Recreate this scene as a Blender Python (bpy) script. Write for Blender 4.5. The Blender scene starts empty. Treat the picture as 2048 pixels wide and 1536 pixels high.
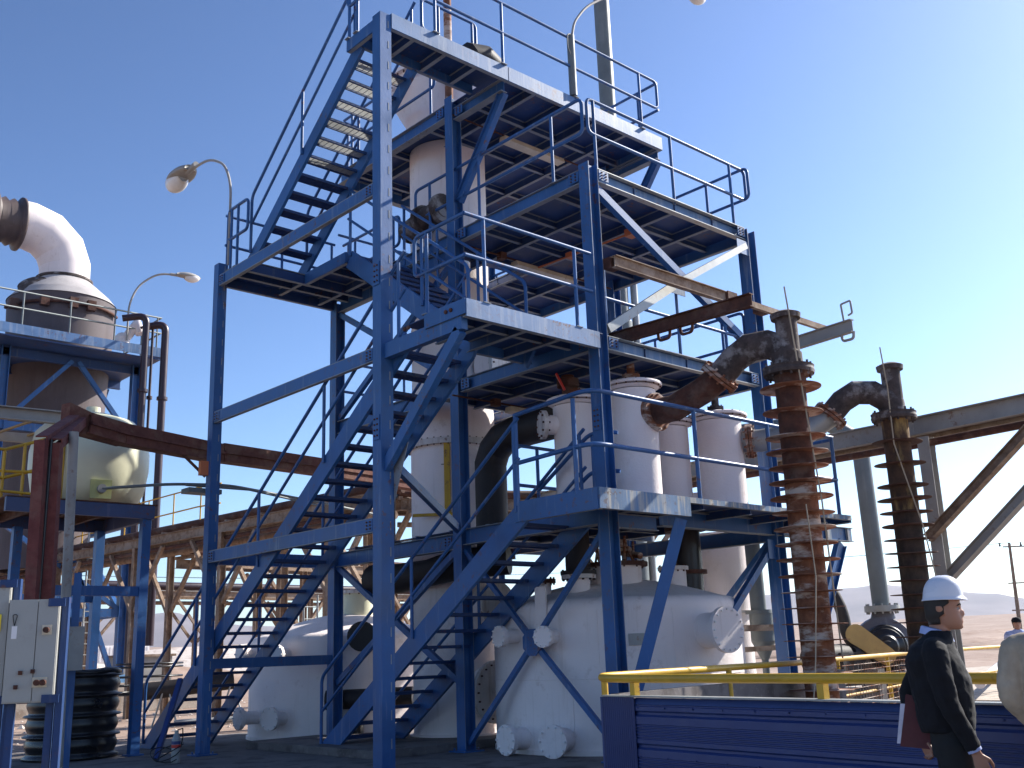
import bpy, math, random
from mathutils import Vector, Matrix
R = math.radians
random.seed(7)
scene = bpy.context.scene
col = scene.collection

# ------------------------------------------------------------------ camera
CAM = Vector((-7.978, -11.267, 1.414))
yaw, pitch, roll = R(-42.631), R(14.502), R(-2.036)
F = Vector((-math.sin(yaw)*math.cos(pitch), math.cos(yaw)*math.cos(pitch), math.sin(pitch)))
RT = Vector((math.cos(yaw), math.sin(yaw), 0)); UP = RT.cross(F)
RR = math.cos(roll)*RT + math.sin(roll)*UP; UU = math.cos(roll)*UP - math.sin(roll)*RT
cd = bpy.data.cameras.new('camera'); cam = bpy.data.objects.new('camera', cd); col.objects.link(cam)
cam.matrix_world = Matrix(((RR.x, UU.x, -F.x, CAM.x), (RR.y, UU.y, -F.y, CAM.y), (RR.z, UU.z, -F.z, CAM.z), (0, 0, 0, 1)))
cd.sensor_width = 36; cd.lens = 36*2073.4/2048; cd.clip_start = .1; cd.clip_end = 40000
scene.camera = cam

# ------------------------------------------------------------------ sky and sun
SUN_EL, SUN_AZ = R(36), R(-12)            # azimuth measured from +X towards +Y
sdir = Vector((math.cos(SUN_EL)*math.cos(SUN_AZ), math.cos(SUN_EL)*math.sin(SUN_AZ), math.sin(SUN_EL)))
w = bpy.data.worlds.new('World'); scene.world = w; w.use_nodes = True
nt = w.node_tree; nt.nodes.clear()
sky = nt.nodes.new('ShaderNodeTexSky'); sky.sky_type = 'NISHITA'; sky.sun_disc = False
sky.sun_elevation = SUN_EL; sky.sun_rotation = math.atan2(sdir.x, sdir.y)
sky.altitude = 1200; sky.air_density = 1.0; sky.dust_density = 1.7; sky.ozone_density = 2.2
bg = nt.nodes.new('ShaderNodeBackground'); bg.inputs[1].default_value = 0.05
ow = nt.nodes.new('ShaderNodeOutputWorld')
gm = nt.nodes.new('ShaderNodeGamma'); gm.inputs[1].default_value = 1.42
nt.links.new(sky.outputs[0], gm.inputs[0]); nt.links.new(gm.outputs[0], bg.inputs[0]); nt.links.new(bg.outputs[0], ow.inputs[0])
sl = bpy.data.lights.new('sun', 'SUN'); sl.energy = 4.4; sl.angle = R(.5); sl.color = (1, .95, .87)
so = bpy.data.objects.new('sun', sl); col.objects.link(so)
so.rotation_euler = (-sdir).to_track_quat('-Z', 'Y').to_euler(); so.location = (20, -5, 30)
scene.view_settings.view_transform = 'Standard'; scene.view_settings.look = 'None'
scene.view_settings.exposure = 1.1; scene.view_settings.gamma = 1

# ------------------------------------------------------------------ materials
def newmat(name):
    m = bpy.data.materials.new(name); m.use_nodes = True
    n = m.node_tree.nodes; return m, n, m.node_tree.links, n['Principled BSDF']
def noise(n, l, scale, detail=5, rough=.55, mscale=(1, 1, 1), co=None):
    tc = n.new('ShaderNodeTexCoord') if co is None else co
    mp = n.new('ShaderNodeMapping'); mp.inputs['Scale'].default_value = mscale
    l.new(tc.outputs['Object'], mp.inputs['Vector'])
    t = n.new('ShaderNodeTexNoise'); t.inputs['Scale'].default_value = scale
    t.inputs['Detail'].default_value = detail; t.inputs['Roughness'].default_value = rough
    l.new(mp.outputs[0], t.inputs['Vector']); return t.outputs['Fac']
def ramp(n, l, fac, a, b, v0=0., v1=1.):
    r = n.new('ShaderNodeMapRange'); r.inputs['From Min'].default_value = a; r.inputs['From Max'].default_value = b
    r.inputs['To Min'].default_value = v0; r.inputs['To Max'].default_value = v1
    l.new(fac, r.inputs['Value']); return r.outputs[0]
def mix(n, l, fac, c1, c2):
    m = n.new('ShaderNodeMix'); m.data_type = 'RGBA'
    if isinstance(fac, float): m.inputs[0].default_value = fac
    else: l.new(fac, m.inputs[0])
    for i, c in ((6, c1), (7, c2)):
        if isinstance(c, tuple): m.inputs[i].default_value = (*c, 1)
        else: l.new(c, m.inputs[i])
    return m.outputs[2]
def mul(n, l, a, b):
    m = n.new('ShaderNodeMath'); m.operation = 'MULTIPLY'
    l.new(a, m.inputs[0])
    if isinstance(b, float): m.inputs[1].default_value = b
    else: l.new(b, m.inputs[1])
    return m.outputs[0]
def bump(n, l, bs, h, strength=.3, dist=.01):
    b = n.new('ShaderNodeBump'); b.inputs['Strength'].default_value = strength; b.inputs['Distance'].default_value = dist
    l.new(h, b.inputs['Height']); l.new(b.outputs[0], bs.inputs['Normal'])

def paint(name, base, fade=(.42, .47, .52), streak=.35, rust=.4, rough=.5, var=.25, bstr=.15, rustcol=(.13, .045, .018), lo=.57, fine=9., metal=0., dirt=None):
    m, n, l, bs = newmat(name)
    tc = n.new('ShaderNodeTexCoord')
    big = noise(n, l, 1.3, 6, .6, co=tc)
    c = mix(n, l, ramp(n, l, big, .3, .7), tuple(x*(1-var) for x in base), tuple(min(1, x*(1+var)) for x in base))
    if streak > 0:
        st = noise(n, l, 1.0, 7, .65, (9, 9, .7), co=tc)
        c = mix(n, l, ramp(n, l, st, lo, lo+.16, 0, streak), c, fade)
    if dirt:
        d = noise(n, l, 1.0, 6, .6, (3, 3, .35), co=tc)
        c = mix(n, l, ramp(n, l, d, .5, .72, 0, dirt[1]), c, dirt[0])
    if rust > 0:
        r1 = noise(n, l, fine, 8, .7, co=tc); r2 = noise(n, l, 1.1, 3, .5, co=tc)
        f = mul(n, l, ramp(n, l, r1, .56, .63), ramp(n, l, r2, .48, .62, 0, rust))
        c = mix(n, l, f, c, rustcol)
    l.new(c, bs.inputs['Base Color'])
    rr = ramp(n, l, big, .3, .7, rough-.08, rough+.12); l.new(rr, bs.inputs['Roughness'])
    bs.inputs['Metallic'].default_value = metal
    if bstr > 0: bump(n, l, bs, noise(n, l, 28, 6, .6, co=tc), bstr, .01)
    return m
def rustmat(name, a, b, c2, patches=.5, rough=.85, pscale=2.2, band=None):
    m, n, l, bs = newmat(name); tc = n.new('ShaderNodeTexCoord')
    n1 = noise(n, l, 7, 9, .7, co=tc); c = mix(n, l, ramp(n, l, n1, .35, .65), a, b)
    n2 = noise(n, l, pscale, 8, .65, band or (1, 1, 1), co=tc)
    c = mix(n, l, ramp(n, l, n2, .5, .6, 0, patches), c, c2)
    l.new(c, bs.inputs['Base Color']); bs.inputs['Roughness'].default_value = rough
    bump(n, l, bs, n1, .5, .015); return m

M = {}
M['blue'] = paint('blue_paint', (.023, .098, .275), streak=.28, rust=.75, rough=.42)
M['blued'] = paint('blue_paint_deck_and_shade', (.012, .045, .15), fade=(.16, .17, .18), streak=.35, rust=.8, rough=.55)
M['bluef'] = paint('blue_paint_chalky_sunlit', (.085, .18, .36), fade=(.36, .41, .48), streak=.4, rust=.9, rough=.5, lo=.5)  # paler blue puts grazing sun on front faces into the colour, plus chalky streaks
M['blues'] = paint('blue_paint_stained', (.10, .19, .33), fade=(.48, .44, .36), streak=.9, rust=.9, rough=.6, lo=.46, rustcol=(.10, .05, .03))
M['edge'] = paint('worn_flange_edge', (.22, .25, .28), fade=(.4, .38, .34), streak=.6, rust=1., rough=.7, rustcol=(.16, .07, .035), fine=14.)
M['white'] = paint('white_render', (.86, .775, .74), fade=(.46, .36, .28), streak=.28, rust=.22, rough=.6, var=.05, bstr=.45, lo=.56, rustcol=(.30, .17, .09), fine=5.)
M['whitec'] = paint('white_paint_clean', (.80, .77, .75), fade=(.4, .36, .32), streak=.1, rust=.15, rough=.45, var=.04)
M['flange'] = paint('flange_paint', (.66, .61, .57), fade=(.3, .2, .13), streak=.6, rust=1., rough=.6, rustcol=(.16, .06, .03), lo=.5)
M['rust'] = rustmat('rust_red', (.045, .016, .011), (.115, .04, .022), (.26, .2, .16), .22)
M['rustb'] = rustmat('rust_brown', (.13, .042, .02), (.27, .105, .05), (.56, .47, .40), .9, pscale=1.7, band=(1, 1, 3.2))
M['rusty'] = rustmat('rust_with_yellow_paint', (.05, .028, .018), (.12, .06, .03), (.42, .27, .09), .8, pscale=1.2, band=(2, 2, .6))
M['rustd'] = rustmat('sooty_rust', (.03, .02, .016), (.085, .05, .035), (.13, .09, .06), .5, pscale=1.2, band=(2, 2, .8))
M['char'] = rustmat('sooty_duct', (.035, .026, .024), (.10, .075, .068), (.33, .31, .30), .75, pscale=2.5)
M['redch'] = rustmat('red_primer_channel', (.12, .028, .024), (.20, .055, .045), (.22, .12, .085), .4)
M['tray'] = rustmat('rust_brown_tray', (.085, .026, .019), (.16, .055, .038), (.24, .15, .10), .4)
M['rackm'] = rustmat('dusty_rack_steel', (.17, .105, .065), (.33, .235, .165), (.40, .33, .27), .5)
M['galv'] = paint('galvanised_steel', (.34, .35, .34), fade=(.5, .5, .5), streak=.3, rust=.5, rough=.45, metal=.35, rustcol=(.25, .13, .08))
M['grey'] = paint('grey_steel_paint', (.33, .315, .29), fade=(.36, .33, .29), streak=.4, rust=.7, rough=.6, rustcol=(.2, .1, .06))
M['pipeg'] = paint('grey_green_pipe', (.14, .165, .17), fade=(.3, .3, .3), streak=.3, rust=.2, rough=.5)
M['black'] = paint('black_rubber', (.012, .011, .012), fade=(.05, .045, .045), streak=.4, rust=.2, rough=.3, rustcol=(.05, .03, .02))
M['blackm'] = paint('black_pipe', (.018, .014, .014), fade=(.05, .04, .035), streak=.4, rust=.6, rough=.6, rustcol=(.06, .03, .02))
M['purple'] = paint('dark_plum_pipe', (.03, .013, .022), fade=(.06, .04, .05), streak=.2, rust=.1, rough=.4)
M['yellow'] = paint('yellow_paint', (.60, .35, .02), fade=(.42, .30, .12), streak=.35, rust=1., rough=.42, rustcol=(.2, .08, .03))
M['cream'] = paint('cream_plastic', (.66, .65, .46), fade=(.55, .52, .35), streak=.2, rust=0, rough=.4, var=.08)
M['creamf'] = paint('cream_fixture', (.60, .52, .38), fade=(.4, .3, .2), streak=.3, rust=.4, rough=.5)
M['cone'] = paint('shaded_grey_brown_vessel', (.105, .082, .085), fade=(.08, .06, .06), streak=.55, rust=.2, rough=.7, var=.2, dirt=((.06, .045, .045), .6))  # body colour darkened to stand in for the shade on the vessel
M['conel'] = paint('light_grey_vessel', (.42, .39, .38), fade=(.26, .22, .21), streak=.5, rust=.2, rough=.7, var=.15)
M['cab'] = paint('pale_cabinet', (.37, .365, .335), fade=(.4, .4, .38), streak=.15, rust=.2, rough=.5, var=.06)
M['red'] = paint('red_valve', (.6, .03, .02), streak=0, rust=.2, rough=.4)
M['glass'] = paint('lamp_glass', (.75, .72, .68), streak=0, rust=0, rough=.15, bstr=0)
M['wallb'] = paint('blue_corrugated_sheet', (.022, .045, .165), fade=(.05, .08, .2), streak=.3, rust=.1, rough=.38, var=.12, bstr=.05)
M['rope'] = paint('tan_rope', (.42, .34, .24), streak=0, rust=0, rough=.9, bstr=0)
M['orange'] = paint('orange_paint', (.55, .16, .06), streak=0, rust=.3, rough=.5)
M['teal'] = paint('light_blue_bin', (.15, .32, .55), streak=.1, rust=.1)

def ground_mat():
    m, n, l, bs = newmat('desert_ground'); tc = n.new('ShaderNodeTexCoord')
    big = noise(n, l, .06, 8, .6, co=tc); mid = noise(n, l, .7, 9, .65, co=tc); fine = noise(n, l, 9, 8, .7, co=tc)
    c = mix(n, l, ramp(n, l, big, .35, .65), (.27, .185, .14), (.36, .265, .21))
    c = mix(n, l, ramp(n, l, mid, .45, .65, 0, .55), c, (.18, .105, .07))
    c = mix(n, l, ramp(n, l, fine, .55, .68, 0, .5), c, (.45, .36, .30))
    l.new(c, bs.inputs['Base Color']); bs.inputs['Roughness'].default_value = .95
    bump(n, l, bs, mid, .8, .12); return m
M['ground'] = ground_mat()
def mount_mat():
    m, n, l, bs = newmat('desert_mountain'); tc = n.new('ShaderNodeTexCoord')
    big = noise(n, l, .0016, 8, .6, co=tc)
    c = mix(n, l, ramp(n, l, big, .35, .65), (.13, .10, .10), (.22, .17, .165))
    l.new(c, bs.inputs['Base Color']); bs.inputs['Roughness'].default_value = 1
    return m
M['mount'] = mount_mat()
def conc(name, a, b, stain):
    m, n, l, bs = newmat(name); tc = n.new('ShaderNodeTexCoord')
    n1 = noise(n, l, .9, 8, .65, co=tc); n2 = noise(n, l, 14, 7, .7, co=tc); n3 = noise(n, l, 2.2, 4, .5, co=tc)
    c = mix(n, l, ramp(n, l, n1, .35, .65), a, b)
    c = mix(n, l, ramp(n, l, n3, .52, .62, 0, .7), c, stain)
    c = mix(n, l, ramp(n, l, n2, .55, .65, 0, .35), c, tuple(min(1, x*1.5) for x in b))
    l.new(c, bs.inputs['Base Color']); bs.inputs['Roughness'].default_value = .9; bump(n, l, bs, n2, .4, .01); return m
M['conc'] = conc('stained_concrete', (.125, .11, .105), (.20, .175, .165), (.065, .052, .048))
M['concl'] = conc('pale_concrete', (.40, .34, .28), (.48, .42, .35), (.26, .19, .14))
M['dirtpale'] = conc('pale_spoil', (.46, .40, .36), (.56, .50, .45), (.36, .28, .24))

# ------------------------------------------------------------------ mesh builder
ORG = {}
def V3(p): return Vector(p)
class MB:
    def __init__(s): s.v = []; s.f = []; s.m = []; s.s = []
    def add(s, vs, fs, mi=0, sm=False):
        o = len(s.v); s.v += [tuple(v) for v in vs]
        for f in fs: s.f.append([o+i for i in f]); s.m.append(mi); s.s.append(sm)
        return s
    def box(s, x0, x1, y0, y1, z0, z1, mi=0):
        x0, x1 = min(x0, x1), max(x0, x1); y0, y1 = min(y0, y1), max(y0, y1); z0, z1 = min(z0, z1), max(z0, z1)
        v = [(x, y, z) for x in (x0, x1) for y in (y0, y1) for z in (z0, z1)]
        return s.add(v, [(0, 1, 3, 2), (4, 6, 7, 5), (0, 4, 5, 1), (2, 3, 7, 6), (0, 2, 6, 4), (1, 5, 7, 3)], mi)
    def frame(s, p, q, up):
        p, q = V3(p), V3(q); d = (q-p).normalized(); up = V3(up)
        sd = d.cross(up)
        if sd.length < 1e-4: sd = d.cross(Vector((1, 0, 0)))
        sd.normalize(); u = sd.cross(d).normalized(); return p, q, d, sd, u
    def bar(s, p, q, w, h, up=(0, 0, 1), so=0., uo=0., mi=0):
        p, q, d, sd, u = s.frame(p, q, up); v = []
        for e in (p, q):
            for a, b in ((-1, -1), (1, -1), (1, 1), (-1, 1)):
                v.append(e+sd*(so+a*w/2)+u*(uo+b*h/2))
        return s.add(v, [(0, 1, 2, 3), (7, 6, 5, 4), (0, 4, 5, 1), (1, 5, 6, 2), (2, 6, 7, 3), (3, 7, 4, 0)], mi)
    def hbeam(s, p, q, w, h, t=.012, up=(0, 0, 1), fmi=0):
        s.bar(p, q, w, t, up, 0, h/2-t/2, fmi); s.bar(p, q, w, t, up, 0, -h/2+t/2, fmi)
        return s.bar(p, q, t, h-2*t, up, 0, 0, 0)
    def chan(s, p, q, w, h, t=.012, up=(0, 0, 1), side=1, fmi=0):
        s.bar(p, q, w, t, up, 0, h/2-t/2, fmi); s.bar(p, q, w, t, up, 0, -h/2+t/2, fmi)
        return s.bar(p, q, t, h-2*t, up, side*(w/2-t/2), 0, 0)
    def tube(s, pts, r, n=10, mi=0, sharp=False, caps=True, closed=False, sm=True):
        P = [V3(p) for p in pts]; k = len(P)
        rs = r if isinstance(r, (list, tuple)) else [r]*k
        T = []
        for i in range(k):
            if closed: a, b = P[i-1], P[(i+1) % k]
            else: a, b = P[max(i-1, 0)], P[min(i+1, k-1)]
            d1 = (P[i]-a); d2 = (b-P[i])
            d1 = d1.normalized() if d1.length > 1e-9 else Vector(); d2 = d2.normalized() if d2.length > 1e-9 else Vector()
            T.append((d1+d2).normalized())
        ref = Vector((0, 0, 1)) if abs(T[0].z) < .9 else Vector((1, 0, 0))
        u = T[0].cross(ref).normalized(); rings = []
        for i in range(k):
            if i: u = (u-T[i]*u.dot(T[i])).normalized()
            wv = T[i].cross(u)
            # mitre scale
            sc = 1.
            if 0 < i < k-1:
                c = T[i].dot((P[i+1]-P[i]).normalized()); ax = ((P[i+1]-P[i]).normalized()-(P[i]-P[i-1]).normalized())
                if ax.length > 1e-3 and c > .3: ax.normalize(); sc = 1/c
                else: ax = None
            else: ax = None
            ring = []
            for j in range(n):
                a = 2*math.pi*j/n; o = u*math.cos(a)*rs[i]+wv*math.sin(a)*rs[i]
                if ax: o = o+ax*o.dot(ax)*(sc-1)
                ring.append(P[i]+o)
            rings.append(ring)
        rng = range(k if closed else k-1)
        if sharp:
            for i in rng:
                v = rings[i]+rings[(i+1) % k]
                s.add(v, [(j, (j+1) % n, n+(j+1) % n, n+j) for j in range(n)], mi, sm)
        else:
            v = [x for rg in rings for x in rg]
            s.add(v, [(i*n+j, i*n+(j+1) % n, ((i+1) % k)*n+(j+1) % n, ((i+1) % k)*n+j) for i in rng for j in range(n)], mi, sm)
        if caps and not closed:
            s.add(rings[0], [tuple(reversed(range(n)))], mi); s.add(rings[-1], [tuple(range(n))], mi)
        return s
    def lathe(s, c, prof, n=40, axis=(0, 0, 1), mi=0, sharp=True, sm=True):
        c = V3(c); ax = V3(axis).normalized(); ref = Vector((0, 0, 1)) if abs(ax.z) < .9 else Vector((1, 0, 0))
        u = ax.cross(ref).normalized(); wv = ax.cross(u)
        rings = [[c+ax*z+(u*math.cos(2*math.pi*j/n)+wv*math.sin(2*math.pi*j/n))*max(r, 1e-4) for j in range(n)] for r, z in prof]
        if sharp:
            for i in range(len(prof)-1):
                s.add(rings[i]+rings[i+1], [(j, (j+1) % n, n+(j+1) % n, n+j) for j in range(n)], mi, sm)
        else:
            s.add([x for g in rings for x in g], [(i*n+j, i*n+(j+1) % n, (i+1)*n+(j+1) % n, (i+1)*n+j) for i in range(len(prof)-1) for j in range(n)], mi, sm)
        return s
    def bolts(s, c, axis, Rr, n, r, h, mi=0, ph=0.):
        c = V3(c); ax = V3(axis).normalized(); ref = Vector((0, 0, 1)) if abs(ax.z) < .9 else Vector((1, 0, 0))
        u = ax.cross(ref).normalized(); wv = ax.cross(u)
        for i in range(n):
            a = 2*math.pi*(i+ph)/n; p = c+(u*math.cos(a)+wv*math.sin(a))*Rr
            s.tube([p-ax*h/2, p+ax*h/2], r, 6, mi, sm=False)
        return s
    def build(s, name, mats, parent=None, loc=None, label=None, **kw):
        if not isinstance(mats, (list, tuple)): mats = [mats]
        me = bpy.data.meshes.new(name); org = Vector(loc) if loc else (ORG[parent.name] if parent else Vector())
        me.from_pydata([tuple(Vector(v)-org) for v in s.v], [], s.f)
        for m in mats: me.materials.append(m)
        me.polygons.foreach_set('material_index', s.m); me.polygons.foreach_set('use_smooth', s.s)
        me.validate(); me.update()
        o = bpy.data.objects.new(name, me); col.objects.link(o)
        if parent: o.parent = parent
        else: o.location = org
        ORG[o.name] = org
        if label: o['label'] = label
        for k, v in kw.items(): o[{'cat': 'category'}.get(k, k)] = v
        return o
def thing(name, label, cat, loc=(0, 0, 0), group=None):
    o = bpy.data.objects.new(name, None); col.objects.link(o); o.location = loc; ORG[o.name] = Vector(loc)
    o.empty_display_size = .3; o['label'] = label; o['category'] = cat
    if group: o['group'] = group
    return o
def fillet(pts, r, n=5):
    P = [V3(p) for p in pts]; out = [P[0]]
    for i in range(1, len(P)-1):
        a = (P[i-1]-P[i]); b = (P[i+1]-P[i]); rr = min(r, a.length*.45, b.length*.45)
        a.normalize(); b.normalize(); p0 = P[i]+a*rr; p1 = P[i]+b*rr
        for k in range(n+1):
            t = k/n; out.append(p0*(1-t)**2+P[i]*2*t*(1-t)+p1*t*t)
    out.append(P[-1]); return out

# =================================================================== THE SETTING
import mathutils
nz = mathutils.noise
def interp(x, tab):
    if x <= tab[0][0]: return tab[0][1]
    for (a, b), (c, d) in zip(tab, tab[1:]):
        if x <= c:
            t = (x-a)/(c-a); t = t*t*(3-2*t); return b+(d-b)*t
    return tab[-1][1]
def plain_h(d):
    return interp(d, [(0, 0), (60, 0), (160, 1.0), (900, 14), (3200, 44), (9500, 60)])
def build_ground():
    mb = MB(); rad = [0.]; r = 1.5
    while r < 9300: rad.append(r); r *= 1.075 if r > 30 else 1.2
    n = 288; vs = [(CAM.x, CAM.y, 0)]
    for r in rad[1:]:
        for j in range(n):
            a = 2*math.pi*j/n; x = CAM.x+r*math.cos(a); y = CAM.y+r*math.sin(a)
            z = plain_h(r)
            dc = math.hypot(x-3, y-2)
            if dc > 16: z += (nz.noise(Vector((x*.09, y*.09, 0)))*.5+nz.noise(Vector((x*.4, y*.4, 3)))*.12)*min(1, (dc-16)/20)
            if r > 150: z += nz.noise(Vector((x*.006, y*.006, 5)))*min(6, r*.004)
            vs.append((x, y, z))
    fs = [(0, 1+j, 1+(j+1) % n) for j in range(n)]
    for i in range(len(rad)-2):
        for j in range(n):
            a = 1+i*n; b = a+n; fs.append((a+j, b+j, b+(j+1) % n, a+(j+1) % n))
    mb.add(vs, fs, 0, True); mb.build('ground', M['ground'], kind='structure')
build_ground()
# mountains: ridges round the basin, height given as the angle above the plain by compass bearing
ridge = [(-180, 1.5), (-120, 2.2), (-60, 2.0), (-20, 1.2), (5, 1.4), (12, 2.0), (18, 2.25), (21.3, 2.4), (23.1, 2.5), (24.4, 2.6), (26.1, 2.1), (28.5, 1.8), (31, 1.7), (36, 1.9),
         (42, 2.0), (48, 2.1), (53, 2.4), (55.5, 2.48), (58.1, 2.5), (59.1, 2.6), (60.4, 2.64), (61.5, 2.78), (62.3, 2.6), (63.9, 2.3), (66.6, 2.02), (68.1, 1.72), (69, 1.35), (74, 1.1), (90, 1.5), (130, 2.0), (180, 1.5)]
def build_mountains():
    mb = MB(); n = 900; rows = 14; vs = []
    for i in range(n):
        b = -180+360*i/n; h = interp(b, ridge); a = R(b)
        D = 7200
        for k in range(rows):
            t = k/(rows-1); d = D-1900*(1-t)
            x = CAM.x+d*math.sin(a); y = CAM.y+d*math.cos(a)
            prof = t**1.25
            zz = 30+(math.tan(R(h))*D-30)*prof
            zz += nz.fractal(Vector((x*.0011, y*.0011, 1)), .9, 2.1, 6)*90*prof*(1-t*.96)
            vs.append((x, y, zz))
        d = D+2200; vs.append((CAM.x+d*math.sin(a), CAM.y+d*math.cos(a), 20))
    m = rows+1
    fs = [(i*m+k, ((i+1) % n)*m+k, ((i+1) % n)*m+k+1, i*m+k+1) for i in range(n) for k in range(m-1)]
    mb.add(vs, fs, 0, True); mb.build('mountains', M['mount'], kind='structure')
build_mountains()
# concrete apron under the tower
mb = MB(); ap = [(-14, -14), (9.2, -14), (9.2, 5.2), (6, 8.6), (2.2, 9.3), (-1.5, 9.2), (-5, 10.2), (-14, 10)]
mb.add([(x, y, .004) for x, y in ap], [tuple(range(len(ap)))]); mb.build('concrete_apron', M['conc'], kind='structure')
mb = MB(); mb.box(1.0, 6.5, 1.6, 5.4, .006, .12); mb.build('plinth_slab', M['conc'], kind='structure')

# =================================================================== STEEL TOWER
XD, YE, YD, XF, LA = 2.45, -1.76, 1.345, 6.37, 4.95
PX, PY = 1.37, -2.6
Z1, Z2, Z3, Z3P, Z4 = 3.35, 5.72, 8.06, 8.31, 10.77
blue, blued, bluef, edge = M['blue'], M['blued'], M['bluef'], M['edge']
tower = thing('steel_tower', 'tall open blue steel tower with zigzag stairs and four platforms', 'steel tower', (2.45, 1.5, 0))
def column(x, y, z1, kind='H', s=.2):
    mb = MB(); h = s/2; t = .014
    if kind == 'box':
        mb.box(x-h, x+h, y-h, y+h, 0.02, z1)
        k = .3
        while k < z1: mb.box(x+h*.35, x+h*.52, y-h-.003, y-h+.004, k, k+.12, 1); k += .34
    else:
        mb.box(x-h, x-h+t, y-h, y+h, .02, z1); mb.box(x+h-t, x+h, y-h, y+h, .02, z1); mb.box(x-h+t, x+h-t, y-t/2, y+t/2, .02, z1)
        mb.box(x-h-.001, x-h+.004, y-h-.002, y-h, .02, z1, 1); mb.box(x+h-.005, x+h+.001, y-h-.002, y-h, .02, z1, 1)
    mb.box(x-h-.09, x+h+.09, y-h-.09, y+h+.09, .004, .024)
    mb.bolts((x, y, .035), (0, 0, 1), h+.08, 4, .014, .05, 0, .5)
    return mb.build('column', [blue, edge], tower)
column(0, LA, 8.28, 'box', .17); column(0, 0, 10.74, 'box', .2); column(XD, LA, 8.05, 'H')
column(XD, YD, 10.84); column(XD, YE, 8.36); column(XF, YE, 8.3, 'H', .22); column(XF, YD, 10.7); column(XF, LA, 10.7)
def beam(p, q, w=.1, h=.2, kind='bar', side=1, mats=None):
    mb = MB()
    if kind == 'bar': mb.bar(p, q, w, h)
    elif kind == 'H': mb.hbeam(p, q, w, h, .012, fmi=1)
    else: mb.chan(p, q, w, h, .012, side=side, fmi=1)
    return mb.build('beam', mats or [blue, edge], tower)
# long channels from column A to column B (stair side), web outwards
for z in (8.045, 5.565, 3.21):
    beam((-.035, LA-.09, z-.1), (-.035, .11, z-.1), .07, .2, 'C', 1 if True else -1)
    for y in (.14, LA-.14):
        for dz in (-.06, -.14): mb = MB(); mb.tube([(-.075, y, z+dz), (-.05, y, z+dz)], .016, 6, sm=False); mb.build('bolt', M['rust'], tower)
beam((.1, LA, 1.40), (XD-.1, LA, 1.40), .1, .16)
beam((.1, LA, 3.10), (XD-.1, LA, 3.10), .1, .22)
beam((XD, YD+.1, 3.13), (XD, LA-.1, 3.13), .12, .25, 'H')
beam((XD, YE+.1, 3.18), (XD, YD-.1, 3.18), .12, .25, 'H')
beam((XD, YD+.1, 5.58), (XD, LA-.1, 5.58), .12, .24, 'H')
beam((XD, YD+.1, 7.95), (XD, LA-.1, 7.95), .12, .24, 'H')
for x in (XD, XF):
    beam((x, YD+.1, 10.63), (x, LA-.1, 10.63), .14, .25, 'H')
    beam((x, .0, 10.48), (x, YD-.1, 10.48), .14, .22, 'H')
beam((XD+.1, LA, 10.63), (XF-.1, LA, 10.63), .14, .25, 'H')
beam((0, -.11+.05, 5.46), (0, YE+.0, 5.46), .1, .21)
def brace(p, q, w=.1, h=.1, up=(0, 0, 1), m=None, kind='bar'):
    mb = MB()
    if kind == 'bar': mb.bar(p, q, w, h, up)
    else: mb.hbeam(p, q, w, h, .012, up)
    return mb.build('brace', m or [blue, edge], tower)
brace((0, YE+.08, 5.36), (0, -.06, 3.85), .1, .15)
mb = MB(); mb.add([(x, y, z) for x in (.10, .112) for y, z in ((-.1, 3.4), (.1, 3.4), (-.1, 4.1), (-.42, 4.15))], [(0, 1, 2, 3), (7, 6, 5, 4), (0, 3, 7, 4), (1, 5, 6, 2), (2, 6, 7, 3), (0, 4, 5, 1)])
mb.build('gusset_plate', M['edge'], tower)
brace((.1, 0, 3.98), (XD-.05, YD, 3.30), .08, .12)
brace((XD, LA-.1, 7.8), (XD, YD+.1, 5.75), .08, .1)
brace((XD, YD+.1, 7.8), (XD, LA-.1, 5.75), .08, .1)
brace((XD, LA-.1, 3.0), (XD, YD+.1, 1.0), .08, .1)
brace((XD, YD+.1, 3.0), (XD, LA-.1, 1.0), .08, .1)
brace((XD, .02, 10.36), (XD, YD-.12, 8.85), .1, .18, kind='H')
brace((XF, .02, 10.36), (XF, YD-.12, 8.85), .1, .18, kind='H')
# X brace between columns D and E at ground storey with octagonal gusset
cz, cy = 1.54, -.21
for (y, z) in ((YE+.08, 2.98), (YE+.08, .2), (YD-.08, .12), (YD-.08, 2.98)): brace((XD, cy, cz), (XD, y, z), .07, .07)
mb = MB(); oc = [(math.cos(R(22.5+45*i))*.2, math.sin(R(22.5+45*i))*.2) for i in range(8)]
mb.add([(XD+dx, cy+a, cz+b) for dx in (-.05, -.038) for a, b in oc], [tuple(reversed(range(8))), tuple(range(8, 16))]+[(i, (i+1) % 8, 8+(i+1) % 8, 8+i) for i in range(8)])
mb.build('gusset_plate', blue, tower)
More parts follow.
